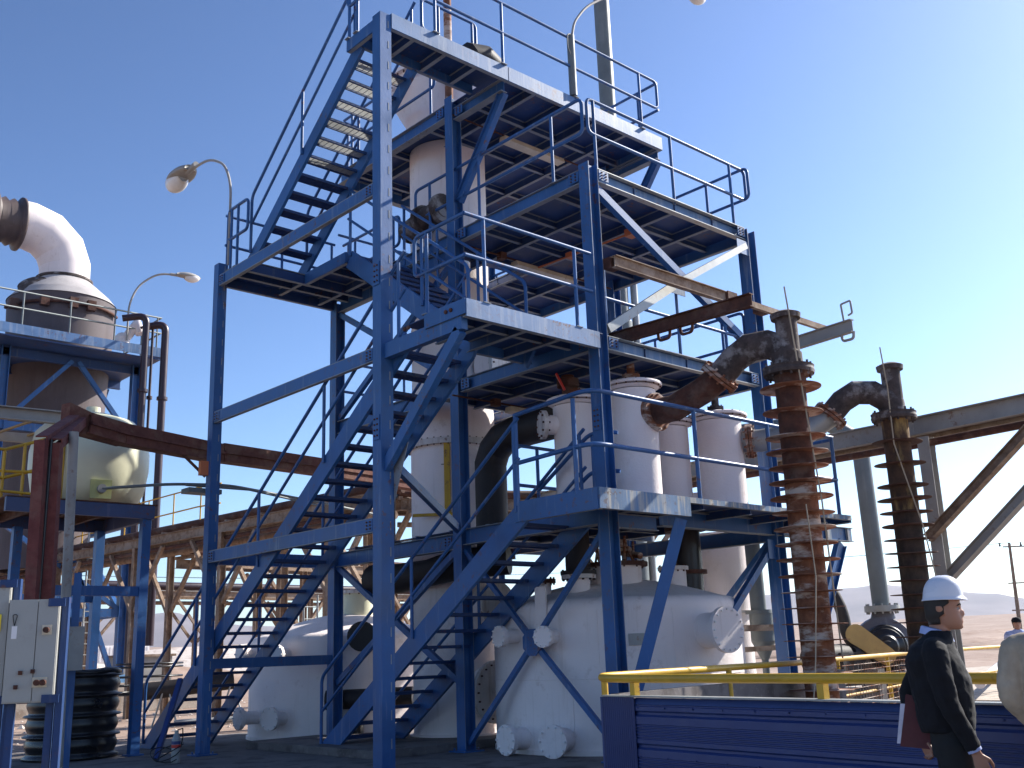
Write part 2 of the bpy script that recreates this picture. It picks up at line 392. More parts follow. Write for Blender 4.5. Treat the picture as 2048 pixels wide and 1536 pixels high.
# front face braces between columns E and F
brace((XD+.12, YE, 8.02), (XF-.1, YE, 6.15), .1, .12)
brace((XF-.15, YE-.08, 7.98), (4.35, YE-.08, 6.92), .06, .11, m=[M['galv']]); brace((4.15, YE-.08, 6.80), (XD+.14, YE-.08, 5.82), .06, .13, m=[M['galv']])  # pale galvanised colour stands in for sunlight on this brace
mb = MB(); mb.box(XF-.42, XF-.11, YE-.1, YE-.088, 7.8, 8.05); mb.box(4.1, 4.42, YE-.1, YE-.088, 6.68, 6.98); mb.build('gusset_plate', bluef, tower)
brace((XD+.06, YE-.12, .55), (3.08, PY+.1, 3.06), .16, .16); brace((XF-.12, YE, 2.9), (4.9, YE, 1.75), .09, .1)
mb = MB(); mb.box(XF-.3, XF-.1, YE-.06, YE-.045, 2.7, 3.0); mb.build('gusset_plate', blue, tower)
brace((8.35, YE, 3.05), (6.95, YE, .9), .1, .24, kind='H'); brace((XF, YD-.1, .3), (XF, YE+.1, 3.0), .08, .08)

def joint(p, nrm, w=.2, h=.2, nb=(2, 3)):
    p = V3(p); nrm = V3(nrm); sd = nrm.cross(Vector((0, 0, 1))); mb = MB()
    mb.bar(p-Vector((0, 0, h/2)), p+Vector((0, 0, h/2)), w, .014, nrm)
    for i in range(nb[0]):
        for j in range(nb[1]):
            q = p+sd*((i+.5)/nb[0]-.5)*w*.9+Vector((0, 0, ((j+.5)/nb[1]-.5)*h*.9)); mb.tube([q, q+nrm*.022], .013, 6, 1, sm=False)
    mb.build('joint_plate', [blue, M['rust']], tower)
for z in (Z2-.1, Z3P-.1):
    joint((XD+.24, YE-.085, z), (0, -1, 0), .2, .15); joint((XF-.25, YE-.085, z), (0, -1, 0), .2, .15); joint((XD-.062, YE+.24, z), (-1, 0, 0), .2, .16); joint((XD-.062, YD-.24, z), (-1, 0, 0), .2, .16)
for z in (7.945, 5.465, 3.11): joint((-.078, .22, z), (-1, 0, 0), .18, .15); joint((-.078, LA-.2, z), (-1, 0, 0), .18, .15)
joint((XD-.078, YD+.26, 3.13), (-1, 0, 0), .2, .16); joint((XD-.078, YD+.26, 10.63), (-1, 0, 0), .2, .16); joint((XD-.078, YD-.26, 10.48), (-1, 0, 0), .2, .14)
for x, y, z in ((0, 0, 6.6), (0, 0, 4.4), (XD, YE, 4.5), (XD, YD, 6.7)): joint((x-.108, y, z), (-1, 0, 0), .14, .34, (2, 4))
def platform(name_z, poly, th, fas, joists=(), holes=(), fm=None, step=.62, dirx=True, clip=None):
    """deck plate with fascia channels on chosen edges and joists below"""
    z = name_z; mb = MB(); n = len(poly)
    if not holes:
        mb.add([(x, y, z) for x, y in poly]+[(x, y, z-.012) for x, y in poly], [tuple(range(n)), tuple(reversed(range(n, 2*n)))]+[(i, (i+1) % n, n+(i+1) % n, n+i) for i in range(n)])
    else:
        (hx0, hx1, hy0, hy1) = holes; xs = [p[0] for p in poly]; ys = [p[1] for p in poly]
        x0, x1, y0, y1 = min(xs), max(xs), min(ys), max(ys)
        for a, b, c, d in ((x0, x1, y0, hy0), (x0, x1, hy1, y1), (x0, hx0, hy0, hy1), (hx1, x1, hy0, hy1)): mb.box(a, b, c, d, z-.012, z)
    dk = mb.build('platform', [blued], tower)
    for p, q, h, mm in fas:
        mb = MB(); d = (Vector(q)-Vector(p)).normalized(); mb.bar((*p, z+.002-h/2), (*q, z+.002-h/2), .02, h)
        nrm = Vector((d.y, -d.x))
        off = -nrm*.04
        mb.bar((p[0]+off.x, p[1]+off.y, z+.002-h+.006), (q[0]+off.x, q[1]+off.y, z+.002-h+.006), .06, .012, mi=1)
        mb.build('fascia', [mm, edge], dk)
    for (p, q, h) in joists:
        mb = MB(); mb.hbeam((*p, z-.014-h/2), (*q, z-.014-h/2), .065, h, .01, fmi=1); mb.build('joist', [blued, edge], dk)
    return dk
def grid(x0, x1, y0, y1, sx, sy, h=.13, h2=.1, skip=None):
    J = []; k = x0+sx
    def cut(a, b, fixed, vert):
        if not skip: return [(a, b)]
        hx0, hx1, hy0, hy1 = skip
        if vert and hx0 < fixed < hx1: return [(a, hy0), (hy1, b)] if a < hy0 and b > hy1 else [(a, b)]
        if not vert and hy0 < fixed < hy1: return [(a, hx0), (hx1, b)] if a < hx0 and b > hx1 else [(a, b)]
        return [(a, b)]
    while k < x1-.2:
        for a, b in cut(y0, y1, k, True): J.append(((k, a), (k, b), h))
        k += sx
    k = y0+sy
    while k < y1-.2:
        for a, b in cut(x0, x1, k, False): J.append(((a, k), (b, k), h2))
        k += sy
    return J
VX, VY, VR = 3.64, 2.98, .755       # big vertical vessel passing through
hole = (VX-.80, VX+.80, VY-.80, VY+.80)
# top platform: narrow walkway then wide deck over columns D..
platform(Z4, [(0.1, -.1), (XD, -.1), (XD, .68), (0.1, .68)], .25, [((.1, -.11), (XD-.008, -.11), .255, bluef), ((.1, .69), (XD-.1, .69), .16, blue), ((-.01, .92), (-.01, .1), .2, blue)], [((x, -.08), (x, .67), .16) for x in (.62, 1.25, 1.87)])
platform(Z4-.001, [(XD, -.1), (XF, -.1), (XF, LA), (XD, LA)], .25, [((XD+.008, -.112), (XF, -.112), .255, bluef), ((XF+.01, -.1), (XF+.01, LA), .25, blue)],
         grid(XD+.7, XF, -.09, LA-.1, .78, 1.16, .17, .12)+grid(XD+.06, XD+.75, -.09, LA-.1, 9, 1.16, .17, .12)+[((XD+.72, -.09), (XD+.72, LA-.1), .17)])
# stair landing between columns A and C
platform(Z3+.005, [(.02, 2.66+1.3), (1.13, 3.96), (1.13, 2.66), (2.38, 2.66), (2.38, LA), (.02, LA)], .2,
         [((1.12, 3.95), (1.12, 2.66), .2, blue), ((.05, LA), (2.4, LA), .17, blued), ((1.12, 2.655), (2.3, 2.655), .18, blue)],
         [((.03, 3.97), (2.35, 3.97), .19), ((.03, 4.45), (2.35, 4.45), .13), ((1.14, LA-.1), (1.14, 3.98), .14), ((2.0, 2.7), (2.0, LA-.05), .14), ((1.14, 3.3), (2.35, 3.3), .14)])
# third platform
hole3 = hole
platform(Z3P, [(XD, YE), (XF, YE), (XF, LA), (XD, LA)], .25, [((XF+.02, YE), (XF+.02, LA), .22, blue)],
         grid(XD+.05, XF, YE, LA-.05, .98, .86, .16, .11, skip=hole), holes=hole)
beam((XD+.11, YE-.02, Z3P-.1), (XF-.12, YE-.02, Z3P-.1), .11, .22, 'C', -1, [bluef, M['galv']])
beam((XD, YE+.1, Z3P-.1), (XD, YD-.1, Z3P-.1), .1, .22, 'H'); beam((XD, YD+.1, Z3P-.1), (XD, LA-.1, Z3P-.1), .1, .22, 'H')
# second platform and its stair landing
platform(Z2, [(.0, -1.86), (XD, -1.86), (XD, -.5), (.0, -.5)], .24, [((-.06, -1.87), (XD-.08, -1.87), .235, M['bluef']), ((-.07, -1.04), (-.07, -1.87), .20, blue), ((1.15, -.49), (XD-.1, -.49), .16, blue)],
         [((x, -1.85), (x, -.5), .15) for x in (.55, 1.15, 1.8)]+[((.03, -1.3), (XD-.1, -1.3), .12)])
platform(Z2-.001, [(XD, YE), (XF, YE), (XF, LA), (XD, LA)], .24, [((XF+.02, YE), (XF+.02, LA), .2, blue)],
         grid(XD+.05, XF, YE, LA-.05, .98, .98, .16, .11, skip=hole), holes=hole)
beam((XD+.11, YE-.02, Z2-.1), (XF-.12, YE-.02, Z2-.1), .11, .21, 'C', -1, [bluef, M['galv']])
beam((XD, YE+.1, Z2-.1), (XD, YD-.1, Z2-.1), .1, .22, 'H')
for y in (-.62, -.7, -1.5, -1.6): mb = MB(); mb.tube([(-.10, y, Z2-.09), (-.07, y, Z2-.09)], .028, 6, sm=False); mb.build('bolt', M['rust'], tower)
# first platform
platform(Z1, [(PX, PY), (7.28, PY), (7.28, -1.1), (PX, -1.1)], .28,
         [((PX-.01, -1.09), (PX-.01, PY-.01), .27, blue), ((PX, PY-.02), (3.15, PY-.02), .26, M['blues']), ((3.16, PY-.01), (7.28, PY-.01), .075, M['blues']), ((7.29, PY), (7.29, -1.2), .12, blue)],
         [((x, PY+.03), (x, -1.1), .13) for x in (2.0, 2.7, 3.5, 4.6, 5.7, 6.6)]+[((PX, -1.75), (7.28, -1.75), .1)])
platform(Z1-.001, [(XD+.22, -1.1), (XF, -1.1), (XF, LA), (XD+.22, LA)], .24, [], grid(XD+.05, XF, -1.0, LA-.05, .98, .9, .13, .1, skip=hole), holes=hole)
beam((3.5, YE-.02, 3.19), (8.66, YE-.02, 3.19), .12, .24, 'H', 1, [blue, edge])
beam((XD+.1, YE, 3.1), (3.45, YE, 3.1), .1, .2, 'H'); beam((XF, YE+.1, 3.1), (XF, YD-.1, 3.1), .12, .24, 'H')
for x in (6.9, 7.9, 8.55):
    mb = MB(); mb.box(x-.06, x+.06, YE-.07, YE+.05, 3.07, 3.30); mb.build('stiffener', M['blues'], tower)

# ---- stairs
def stair(foot_y, k, x0, x1, z0, z1, hs=.27, rails=((1, 1),), lean=-1, rise=.215, posts=(.02, .33, .64, .97), rail_h=1.17, left=True, right=True, grate=None):
    """stringers rise towards -Y (lean -1) or +Y (lean +1); k = run per metre of rise"""
    def P(x, z, dz=0): return (x, foot_y+lean*k*(z-z0), z+dz)
    mb = MB(); t = .055
    for x in (x0+t/2, x1-t/2):
        mb.bar(P(x, z0, -hs*.42), P(x, z1, -hs*.42), t, hs)
    dr = Vector(P(0, z1))-Vector(P(0, z0))
    st = mb.build('staircase', [blue, edge], tower)
    n = max(2, round((z1-z0)/rise))
    for i in range(1, n):
        z = z0+(z1-z0)*i/n; y = foot_y+lean*k*(z-z0); mb = MB()
        d = .115
        # open grating tread: nosing bars and slats
        for yy in (y-d, y+d): mb.box(x0+t, x1-t, yy-.012, yy+.012, z-.05, z-.004)
        nb = 7
        for j in range(1, nb): yy = y-d+2*d*j/nb; mb.box(x0+t, x1-t, yy-.0035, yy+.0035, z-.032, z-.006, 1)
        xx = x0+t+.05
        while xx < x1-t-.02: mb.box(xx-.003, xx+.003, y-d+.013, y+d-.013, z-.0335, z-.0325+.008, 1); xx += .1
        mb.build('tread', [blued, M['galv'] if (grate and grate[0] < z < grate[1]) else blued], st)
    for x, on in ((x0-.02, left), (x1+.02, right)):
        if not on: continue
        mb = MB(); r = .027
        zs, ze = z0+.08, z1
        top = [P(x, zs, rail_h-.12), P(x, ze, rail_h)]
        mb.tube(fillet([P(x, zs, .0), P(x, zs, rail_h-.12), P(x, ze, rail_h-.02)], .12), r, 8)
        mb.tube([P(x, zs, .52), P(x, ze, .6)], r*.9, 8)
        for f in posts[1:]:
            z = zs+(ze-zs)*f; mb.tube([P(x, z, -.05), P(x, z, rail_h-.12+(.1)*f)], r*.95, 8)
        mb.build('handrail', [blue], st)
    return st
stair(7.52-1.393*.0, 1.393, .1, 1.24, 0, Z2-.02, rails=(), posts=(0, .24, .5, .74, .98))
stair(3.74, 1.489, PX-.0, 2.62, 0, Z1-.02, posts=(0, .5, .98), hs=.3)
stair(4.13, 1.31, .1, 1.17, Z3+.1, Z4-.02, posts=(0, .5, .97), hs=.24, grate=(9.4, 10.6))
stair(-.62, 1.38, 1.16, 2.25, Z2+.0, Z3+.0, lean=1, posts=(0, .35, .68, .98), hs=.3)

# ---- guardrails
def rail(p, q, zb, posts, loop=(True, True), top=1.17, mid=.60, r=.027, name='guardrail', foot=True):
    mb = MB(); p, q = V3((*p, zb)), V3((*q, zb)); d = q-p
    T = Vector((0, 0, top)); Mm = Vector((0, 0, mid))
    if loop[0] and loop[1]: mb.tube(fillet([p+d*.5+T, q+T, q+Mm, p+d*.5+Mm], .11), r, 8, caps=False).tube(fillet([p+d*.5+Mm, p+Mm, p+T, p+d*.5+T], .11), r, 8, caps=False)
    elif loop[0]: mb.tube(fillet([q+T, p+T, p+Mm, q+Mm], .11), r, 8)
    elif loop[1]: mb.tube(fillet([p+T, q+T, q+Mm, p+Mm], .11), r, 8)
    else: mb.tube([p+T, q+T], r, 8); mb.tube([p+Mm, q+Mm], r, 8)
    for f in posts:
        a = p+d*f; mb.tube([a-Vector((0, 0, .02)), a+T], r*.95, 8)
        if foot: mb.box(a.x-.06, a.x+.06, a.y-.05, a.y+.05, zb+.001, zb+.013, 1)
    return mb.build(name, [blue, edge], tower)
rail((.93, -.11), (6.33, -.11), Z4, (.0, .262, .575, .905), (False, True)); rail((1.25, .64), (2.42, .64), Z4, (.0, .3, .93), (True, True))
rail((.0, .92), (.0, -.06), Z4, (.05, .28,), (True, False)); rail((XF, -.1), (XF, LA-.1), Z4, (.1, .4, .7, .98), (False, False))
rail((6.3, LA-.06), (XD+.1, LA-.06), Z4, (.2, .5, .98), (False, False)); rail((XD+.05, LA-.1), (XD+.05, 1.9), Z4, (.1, .5, .96), (False, True))
rail((2.50, YE-.0), (6.50, YE-.0), Z3P, (.035, .49, .89)); rail((XD, YE+.06), (XD, 2.44), Z3P, (.16, .58, .9), (True, True))
rail((XF+.05, YE-.12), (XF+.05, LA), Z3P, (.13, .45, .75, .97), (True, False)); rail((XF, LA), (XD, LA), Z3P, (.2, .5, .9), (False, False))
rail((-.04, -1.84), (2.3, -1.84), Z2, (.14, .86), (False, False)); rail((-.03, -1.84), (-.03, -.78), Z2, (.75,), (False, True))
rail((XD+.13, YE), (XF-.1, YE), Z2, (.02, .47, .8), (False, False)); rail((XF, YE+.2), (XF, LA), Z2, (.07, .3, .6, .9), (True, False)); rail((XF, LA), (XD, LA), Z2, (.2, .6), (False, False))
rail((.0, 4.72), (.0, 4.0), Z3, (.17, .5), (True, True)); rail((.05, LA-.03), (2.35, LA-.03), Z3, (.02, .5, .97), (False, False)); rail((XD+.05, 3.0), (XD+.05, LA-.1), Z3, (.1, .9), (True, False))
def l1rail():
    mb = MB(); r = .03; zt, zm = Z1+1.235, Z1+.57; y0 = PY+.05
    for z in (zt, zm):
        mb.tube(fillet([(PX, -1.13, z-.05), (PX, y0, z+(.03 if z == zt else 0)), (7.08, y0, z+(.03 if z == zt else 0))], .28, 7), r, 10)
    for x in (3.47, 5.25, 7.05): mb.tube([(x, y0, Z1-.05), (x, y0, zt+.02)], r, 8)
    for y in (-1.15, -2.25): mb.tube([(PX, y, Z1-.05), (PX, y, zt-.04)], r, 8)
    mb.tube([(7.08, y0, zt), (7.15, -1.3, zt)], r, 8); mb.tube([(7.08, y0, zm), (7.15, -1.3, zm)], r, 8); mb.tube([(7.15, -1.3, Z1), (7.15, -1.3, zt)], r, 8)
    mb.build('guardrail', [blue], tower)
    mb = MB(); x = 2.67
    for dz in (1.0, .45):
        mb.tube(fillet([(x, -.2, Z1-.62+dz), (x, -1.3, Z1+dz+.05), (x+.02, -1.6, Z1+dz+.03), (x+.1, -1.75, Z1+dz-.0)], .3, 7), .03, 8)
    mb.tube([(x, -1.35, Z1), (x, -1.35, Z1+1.0)], .03, 8); mb.build('guardrail', [blue], tower)
    mb = MB()
    for z in (Z1+1.17, Z1+.55): mb.tube([(1.5, -1.05+.0, z), (2.6, -1.05, z)] if False else [(2.75, .35, z), (XF-.1, .35, z)], .028, 8)
    for x in (3.2, 4.4, 5.6): mb.tube([(x, .35, Z1), (x, .35, Z1+1.17)], .028, 8)
    mb.build('guardrail', [blue], tower)
l1rail()

# =================================================================== VESSELS AND TANKS
def unit(a): return Vector((math.cos(a), math.sin(a), 0))
camdir = lambda c: (Vector((CAM.x-c[0], CAM.y-c[1], 0))).normalized()
def dir_at(c, a):
    """horizontal direction, a degrees to the right of the direction from c to the camera"""
    d = camdir(c); ang = math.atan2(d.y, d.x)+R(a); return unit(ang)
def nozzle(parent, c, d, Rv, L, r, fr, z, mats=None, bolt=12, name='nozzle', ft=.035):
    d = V3(d).normalized(); base = Vector((c[0], c[1], z))+d*(Rv*.9); mb = MB(); l = L+Rv*.1
    mb.tube([base, base+d*l], r, 22, 0, caps=False)
    mb.lathe(base+d*l, [(0, -ft), (fr, -ft), (fr, 0), (fr, ft), (0, ft)], 30, d, 1)
    mb.bolts(base+d*l, d, fr*.88, bolt, .016, ft*2+.05, 2)
    return mb.build(name, mats or [M['white'], M['flange'], M['rust']], parent)
def vnozzle(parent, x, y, z0, z1, r, fr, mats=None, name='nozzle', bolt=12):
    mb = MB(); mb.tube([(x, y, z0), (x, y, z1)], r, 20, 0, caps=False)
    mb.lathe((x, y, z1), [(0, -.03), (fr, -.03), (fr, .03), (0, .03)], 28, (0, 0, 1), 1); mb.bolts((x, y, z1), (0, 0, 1), fr*.88, bolt, .015, .11, 2)
    return mb.build(name, mats or [M['white'], M['flange'], M['rust']], parent)
def tank(c, Rv, zs, zt, label, **kw):
    t = thing('storage_tank', label, 'tank', (*c, 0), 'squat white tanks under and beside the tower')
    prof = [(Rv+.03, .0), (Rv+.03, .06), (Rv, .065), (Rv, zs)]
    k = 7; rc = .22
    for i in range(1, k+1):
        a = math.pi/2*i/k; prof.append((Rv-rc+rc*math.cos(a), zs+rc*.75*math.sin(a)))
    z0 = zs+rc*.75
    for i in range(1, 9):
        f = i/8; prof.append(((Rv-rc)*(1-f), z0+(zt-z0)*(1-(1-f)**1.6)))
    mb = MB(); mb.lathe((*c, 0), prof[:4], 72); mb.lathe((*c, 0), prof[3:], 72, sharp=False)
    mb.build('shell', M['white'], t); return t
# --- big front tank
TC, TR = (4.539, .088), 1.945
t1 = tank(TC, TR, 1.98, 2.50, 'squat white domed tank below the lowest platform, nearest the blue fence')
for a, z, r, fr, L in ((-46, .22, .15, .21, .32), (-24.5, .22, .16, .22, .34), (-49, 1.64, .10, .155, .30), (-27.5, 1.61, .10, .15, .28), (41, 1.62, .25, .32, .38)):
    nozzle(t1, TC, dir_at(TC, a), TR, L, r, fr, z, bolt=10 if r < .2 else 16, mats=[M['white'], M['white'], M['whitec']], name='nozzle' if r < .2 else 'manhole')
vnozzle(t1, 3.12, .26, 2.0, 2.44, .13, .2, [M['white'], M['rust'], M['rust']]); vnozzle(t1, 3.33, -.3, 1.95, 2.47, .17, .26, [M['white'], M['flange'], M['rust']])
vnozzle(t1, 4.1, -.35, 2.3, 2.66, .4, .5, [M['white'], M['rust'], M['rust']]); vnozzle(t1, 5.0, -.75, 2.1, 2.6, .2, .24, [M['white'], M['flange'], M['rust']])
mb = MB(); mb.tube([(3.33, -.3, 2.5), (3.33, -.3, 3.4)], .19, 20); mb.lathe((3.33, -.3, 2.53), [(0, -.03), (.27, -.03), (.27, .03), (0, .03)], 26); mb.bolts((3.33, -.3, 2.5), (0, 0, 1), .24, 12, .018, .16)
mb.lathe((3.33, -.3, 3.3), [(0, -.03), (.25, -.03), (.25, .03), (0, .03)], 26); mb.build('riser_pipe', M['blackm'], t1)
mb = MB(); mb.tube([(5.38, -.75, 2.25), (5.38, -.75, 3.35)], .23, 24); mb.lathe((5.38, -.75, 2.55), [(0, -.03), (.3, -.03), (.3, .03), (0, .03)], 26, mi=1); mb.lathe((5.38, -.75, 3.25), [(0, -.05), (.33, -.05), (.33, .05), (0, .05)], 26, mi=1); mb.build('riser_pipe', [M['black'], M['rust']], t1)
d = dir_at(TC, -33); lp = Vector((*TC, 0))+d*(TR+.02); mb = MB(); mb.bar(lp+Vector((0, 0, 1.65)), lp+Vector((0, 0, 2.32)), .03, .19, d.cross(Vector((0, 0, 1)))); mb.build('lifting_lug', M['white'], t1)
mb = MB()
for i in range(9):
    a = R(40*i+10); p = Vector((4.1+.3*math.cos(a), -.35+.3*math.sin(a), 2.7)); mb.tube([p, p+Vector((random.uniform(-.1, .1), random.uniform(-.1, .1), .28+.1*random.random()))], .02, 7)
mb.tube([(3.75, -.5, 2.86), (4.6, -.2, 2.93)], .06, 12); mb.tube([(4.1, -.35, 2.7), (4.1, -.35, 3.3)], .07, 12); mb.tube([(4.3, -.7, 2.78), (4.45, -.1, 2.9)], .05, 10)
mb.lathe((4.1, -.35, 2.98), [(.05, -.06), (.2, -.06), (.2, .06), (.05, .06)], 20); mb.build('agitator_mount', M['rustb'], t1)
def seam(parent, c, Rv, z, n=64):
    mb = MB(); mb.tube([(c[0]+(Rv+.001)*math.cos(2*math.pi*i/n), c[1]+(Rv+.001)*math.sin(2*math.pi*i/n), z) for i in range(n)], .007, 5, closed=True); mb.build('weld_seam', M['white'], parent)
def vseam(parent, c, Rv, a, z0, z1):
    d = dir_at(c, a); p = Vector((c[0], c[1], 0))+d*(Rv+.001); mb = MB(); mb.tube([p+Vector((0, 0, z0)), p+Vector((0, 0, z1))], .006, 5); mb.build('weld_seam', M['white'], parent)
seam(t1, TC, TR, 1.02)
for a in (-38, -8, 24): vseam(t1, TC, TR, a, 1.03, 1.95)
for a in (-20, 12): vseam(t1, TC, TR, a, .08, 1.01)
mb = MB(); d = dir_at(TC, 8); p = Vector((*TC, 1.45))+d*(TR+.012); mb.bar(p, p+Vector((0, 0, .16)), .24, .012, d); mb.build('name_plate', M['galv'], t1)
# --- left rear tank
LC = (3.77, 6.62)
t2 = tank(LC, 1.84, 1.72, 2.28, 'squat white domed tank behind the stairs at the left')
for a, z, L, r, fr in ((-60, .42, .36, .12, .2), (-37, .42, .34, .12, .2), (-60, 1.55, .36, .11, .18), (-35, 1.52, .32, .11, .18)):
    nozzle(t2, LC, dir_at(LC, a), 1.84, L, r, fr, z, mats=[M['white'], M['white'], M['whitec']], bolt=8)
vnozzle(t2, 3.9, 6.4, 2.1, 2.68, .3, .4, [M['cream'], M['flange'], M['rust']])
# --- tall vessel through the tower
ves = thing('column_vessel', 'tall slim white vessel rising through the middle of the blue tower', 'vessel', (VX, VY, 0))
mb = MB(); mb.lathe((VX, VY, .12), [(VR+.06, 0), (VR+.06, .02), (VR, .03), (VR, 5.42)], 56); mb.lathe((VX, VY, 0), [(VR, 5.54), (VR-.03, 5.9), (VR-.03, 10.745)], 56); mb.build('shell', M['white'], ves)
mb = MB(); mb.lathe((VX, VY, 5.0), [(VR, -.05), (VR+.09, -.05), (VR+.09, .05), (VR, .05)], 56); mb.bolts((VX, VY, 5.0), (0, 0, 1), VR+.06, 40, .013, .14, 1); mb.build('flange', [M['flange'], M['rust']], ves)
nozzle(ves, (VX, VY), dir_at((VX, VY), 42), VR, .18, .42, .5, .80, [M['white'], M['flange'], M['rust']], 20, 'manhole')
mb = MB(); p = Vector((VX, VY, 0))+dir_at((VX, VY), 38)*(VR+.0); mb.tube([p+Vector((0, 0, 2.2)), p+dir_at((VX, VY), 38)*.35+Vector((0, 0, 2.2))], .3, 24); mb.lathe(p+dir_at((VX, VY), 38)*.35+Vector((0, 0, 2.2)), [(0, -.03), (.36, -.03), (.36, .03), (0, .03)], 30, dir_at((VX, VY), 38), 1); mb.build('nozzle', [M['white'], M['flange']], ves)
nozzle(ves, (VX, VY), dir_at((VX, VY), 60), VR, .3, .38, .47, 6.35, [M['white'], M['flange'], M['rust']], 16, 'nozzle')
mb = MB(); gd = dir_at((VX, VY), -8); sd = gd.cross(Vector((0, 0, 1))); g0 = Vector((VX, VY, 0))+gd*(VR+.03)
mb.bar(g0+Vector((0, 0, 3.75)), g0+Vector((0, 0, 5.0)), .06, .10, sd); mb.bar(g0+Vector((0, 0, 3.72))-sd*.1, g0+Vector((0, 0, 3.72))+sd*.6, .05, .05); mb.build('level_gauge', M['yellow'], ves)
g1 = Vector((VX, VY, 0))+dir_at((VX, VY), -11.5)*(VR+.006); mb = MB(); mb.bar(g1+Vector((0, 0, 4.58)), g1+Vector((0, 0, 4.72)), .004, .014, sd); mb.bar(g1+Vector((0, 0, 4.585))-sd*.0, g1+Vector((0, 0, 4.585))+sd*.06, .004, .014); mb.build('letter_mark', M['black'], ves)
for z in (1.6, 3.1, 7.2, 8.9): seam(ves, (VX, VY), VR if z < 5.5 else VR-.03, z)
# conical head above the top deck
HX, HY = 3.45, 2.95
mb = MB(); mb.lathe((HX, HY, 0), [(.42, 10.9), (.95, 11.85), (.95, 12.1)], 48); mb.lathe((HX, HY, 0), [(.95, 12.1), (1.04, 12.1), (1.04, 12.18), (.9, 12.3), (.5, 12.42), (0, 12.46)], 48); mb.build('conical_head', M['white'], ves)
mb = MB(); mb.bolts((HX, HY, 12.13), (0, 0, 1), 1.0, 36, .016, .16); mb.build('bolt_ring', M['rust'], ves)
for a, z in ((-78, 11.72), (-52, 11.8)):
    dd = dir_at((HX, HY), a); mb = MB(); b = Vector((HX, HY, z)); mb.tube([b+dd*.8, b+dd*1.12], .07, 14); mb.lathe(b+dd*1.12, [(0, -.03), (.12, -.03), (.12, .03), (0, .03)], 18, dd, 1); mb.bolts(b+dd*1.14, dd, .09, 6, .018, .06, 2); mb.build('nozzle', [M['white'], M['white'], M['rust']], ves)
# dark mitred elbow duct from the vessel
de = thing('dark_elbow_duct', 'black mitred elbow duct beside the tall white vessel', 'duct', (3.43, 1.7, 0))
mb = MB(); pth = [(3.42, 1.72, 2.9), (3.42, 1.72, 4.5), (3.43, 1.62, 4.72), (3.43, 1.4, 4.88), (3.43, 1.1, 4.93), (3.40, .2, 4.93)]
mb.tube(pth, .27, 16, sharp=True); mb.build('duct_body', M['blackm'], de)
mb = MB()
for zz in (2.95,): mb.lathe((3.42, 1.72, zz), [(.2, -.04), (.36, -.04), (.36, .04), (.2, .04)], 28)
mb.build('flange', M['rust'], de)
dh = thing('insulated_pipe', 'black lagged pipe lying level between blue columns behind the lower stair', 'pipe', (2.7, 2.7, 0))
mb = MB(); mb.tube([(2.66, 4.05, 2.72), (2.68, 3.3, 2.7), (2.75, 2.6, 2.74), (2.8, 1.9, 2.82), (3.3, 1.2, 2.86)], [.27, .25, .22, .25, .24], 22); mb.build('pipe_body', M['blackm'], dh)
mb = MB(); mb.tube([(2.95, 4.0, 2.6), (2.95, 4.0, .1)], .1, 14); mb.tube([(2.95, 4.0, 3.4), (2.95, 4.0, 4.2)], .12, 14); mb.build('pipe_leg', M['blackm'], dh)
# lower black pipe going to the left tank
lp = thing('suction_pipe', 'short black pipe stub with flange between left tank and tall vessel', 'pipe', (3.0, 4.9, 0))
mb = MB(); mb.tube([(2.75, 4.55, 1.78), (3.05, 4.9, 1.72), (3.5, 5.2, 1.7)], .2, 18); mb.lathe((2.75, 4.55, 1.78), [(0, -.04), (.26, -.04), (.26, .04), (0, .04)], 24, (.6, .7, -.1)); mb.build('pipe_body', M['blackm'], lp)
mb = MB(); mb.tube([(2.5, 5.3, .7), (3.6, 4.2, .72)], .17, 18); mb.tube([(2.9, 4.9, 0.01), (2.9, 4.9, .6)], .1, 12); mb.build('pipe_body', M['blackm'], lp)

# --- four vessels on the first platform
GV = 'white cylindrical vessels on the lowest platform'
def pot(x, y, r, ztop, label, noz=(), stem='dark'):
    t = thing('cylinder_vessel', label, 'vessel', (x, y, Z1), GV)
    mb = MB(); mb.lathe((x, y, 0), [(r, Z1+.01), (r, ztop-.10)], 44); mb.lathe((x, y, 0), [(r, ztop-.09), (r+.06, ztop-.05)], 44); mb.build('shell', M['white'], t)
    mb = MB(); mb.lathe((x, y, 0), [(r+.0, ztop-.03), (r+.10, ztop-.03), (r+.105, ztop-.01), (r+.10, ztop+.012), (r+.06, ztop+.03), (r*.8, ztop+.05), (r*.35, ztop+.09), (0, ztop+.1)], 44)
    mb.bolts((x, y, ztop-.01), (0, 0, 1), r+.078, 18, .012, .08, 1); mb.build('lid', [M['white'], M['rust']], t)
    mb = MB(); mb.lathe((x, y, 0), [(.13, ztop+.06), (.13, ztop+.17), (.06, ztop+.18), (.06, ztop+.34), (.03, ztop+.36), (0, ztop+.37)], 20); mb.bolts((x, y, ztop+.12), (0, 0, 1), .12, 8, .012, .13); mb.build('top_fitting', M['rustb' if stem == 'dark' else 'char'], t)
    for a, z, rr, L in noz: nozzle(t, (x, y), dir_at((x, y), a), r, L, rr, rr+.07, z, [M['white'], M['flange'], M['rust']], 10)
    return t
pot(3.17, -.55, .335, 5.10, 'white flanged cylinder vessel with side nozzle, left of the front column', [(-72, 4.72, .15, .18), (75, 3.72, .12, .15)])
pot(3.62, -1.33, .35, 5.24, 'white flanged cylinder vessel joined to the big rusty duct', [])
pot(5.0, -.82, .345, 4.92, 'smaller white flanged cylinder vessel between the two ducted ones', [(-88, 4.5, .09, .25), (-80, 4.0, .08, .3)], 'g')
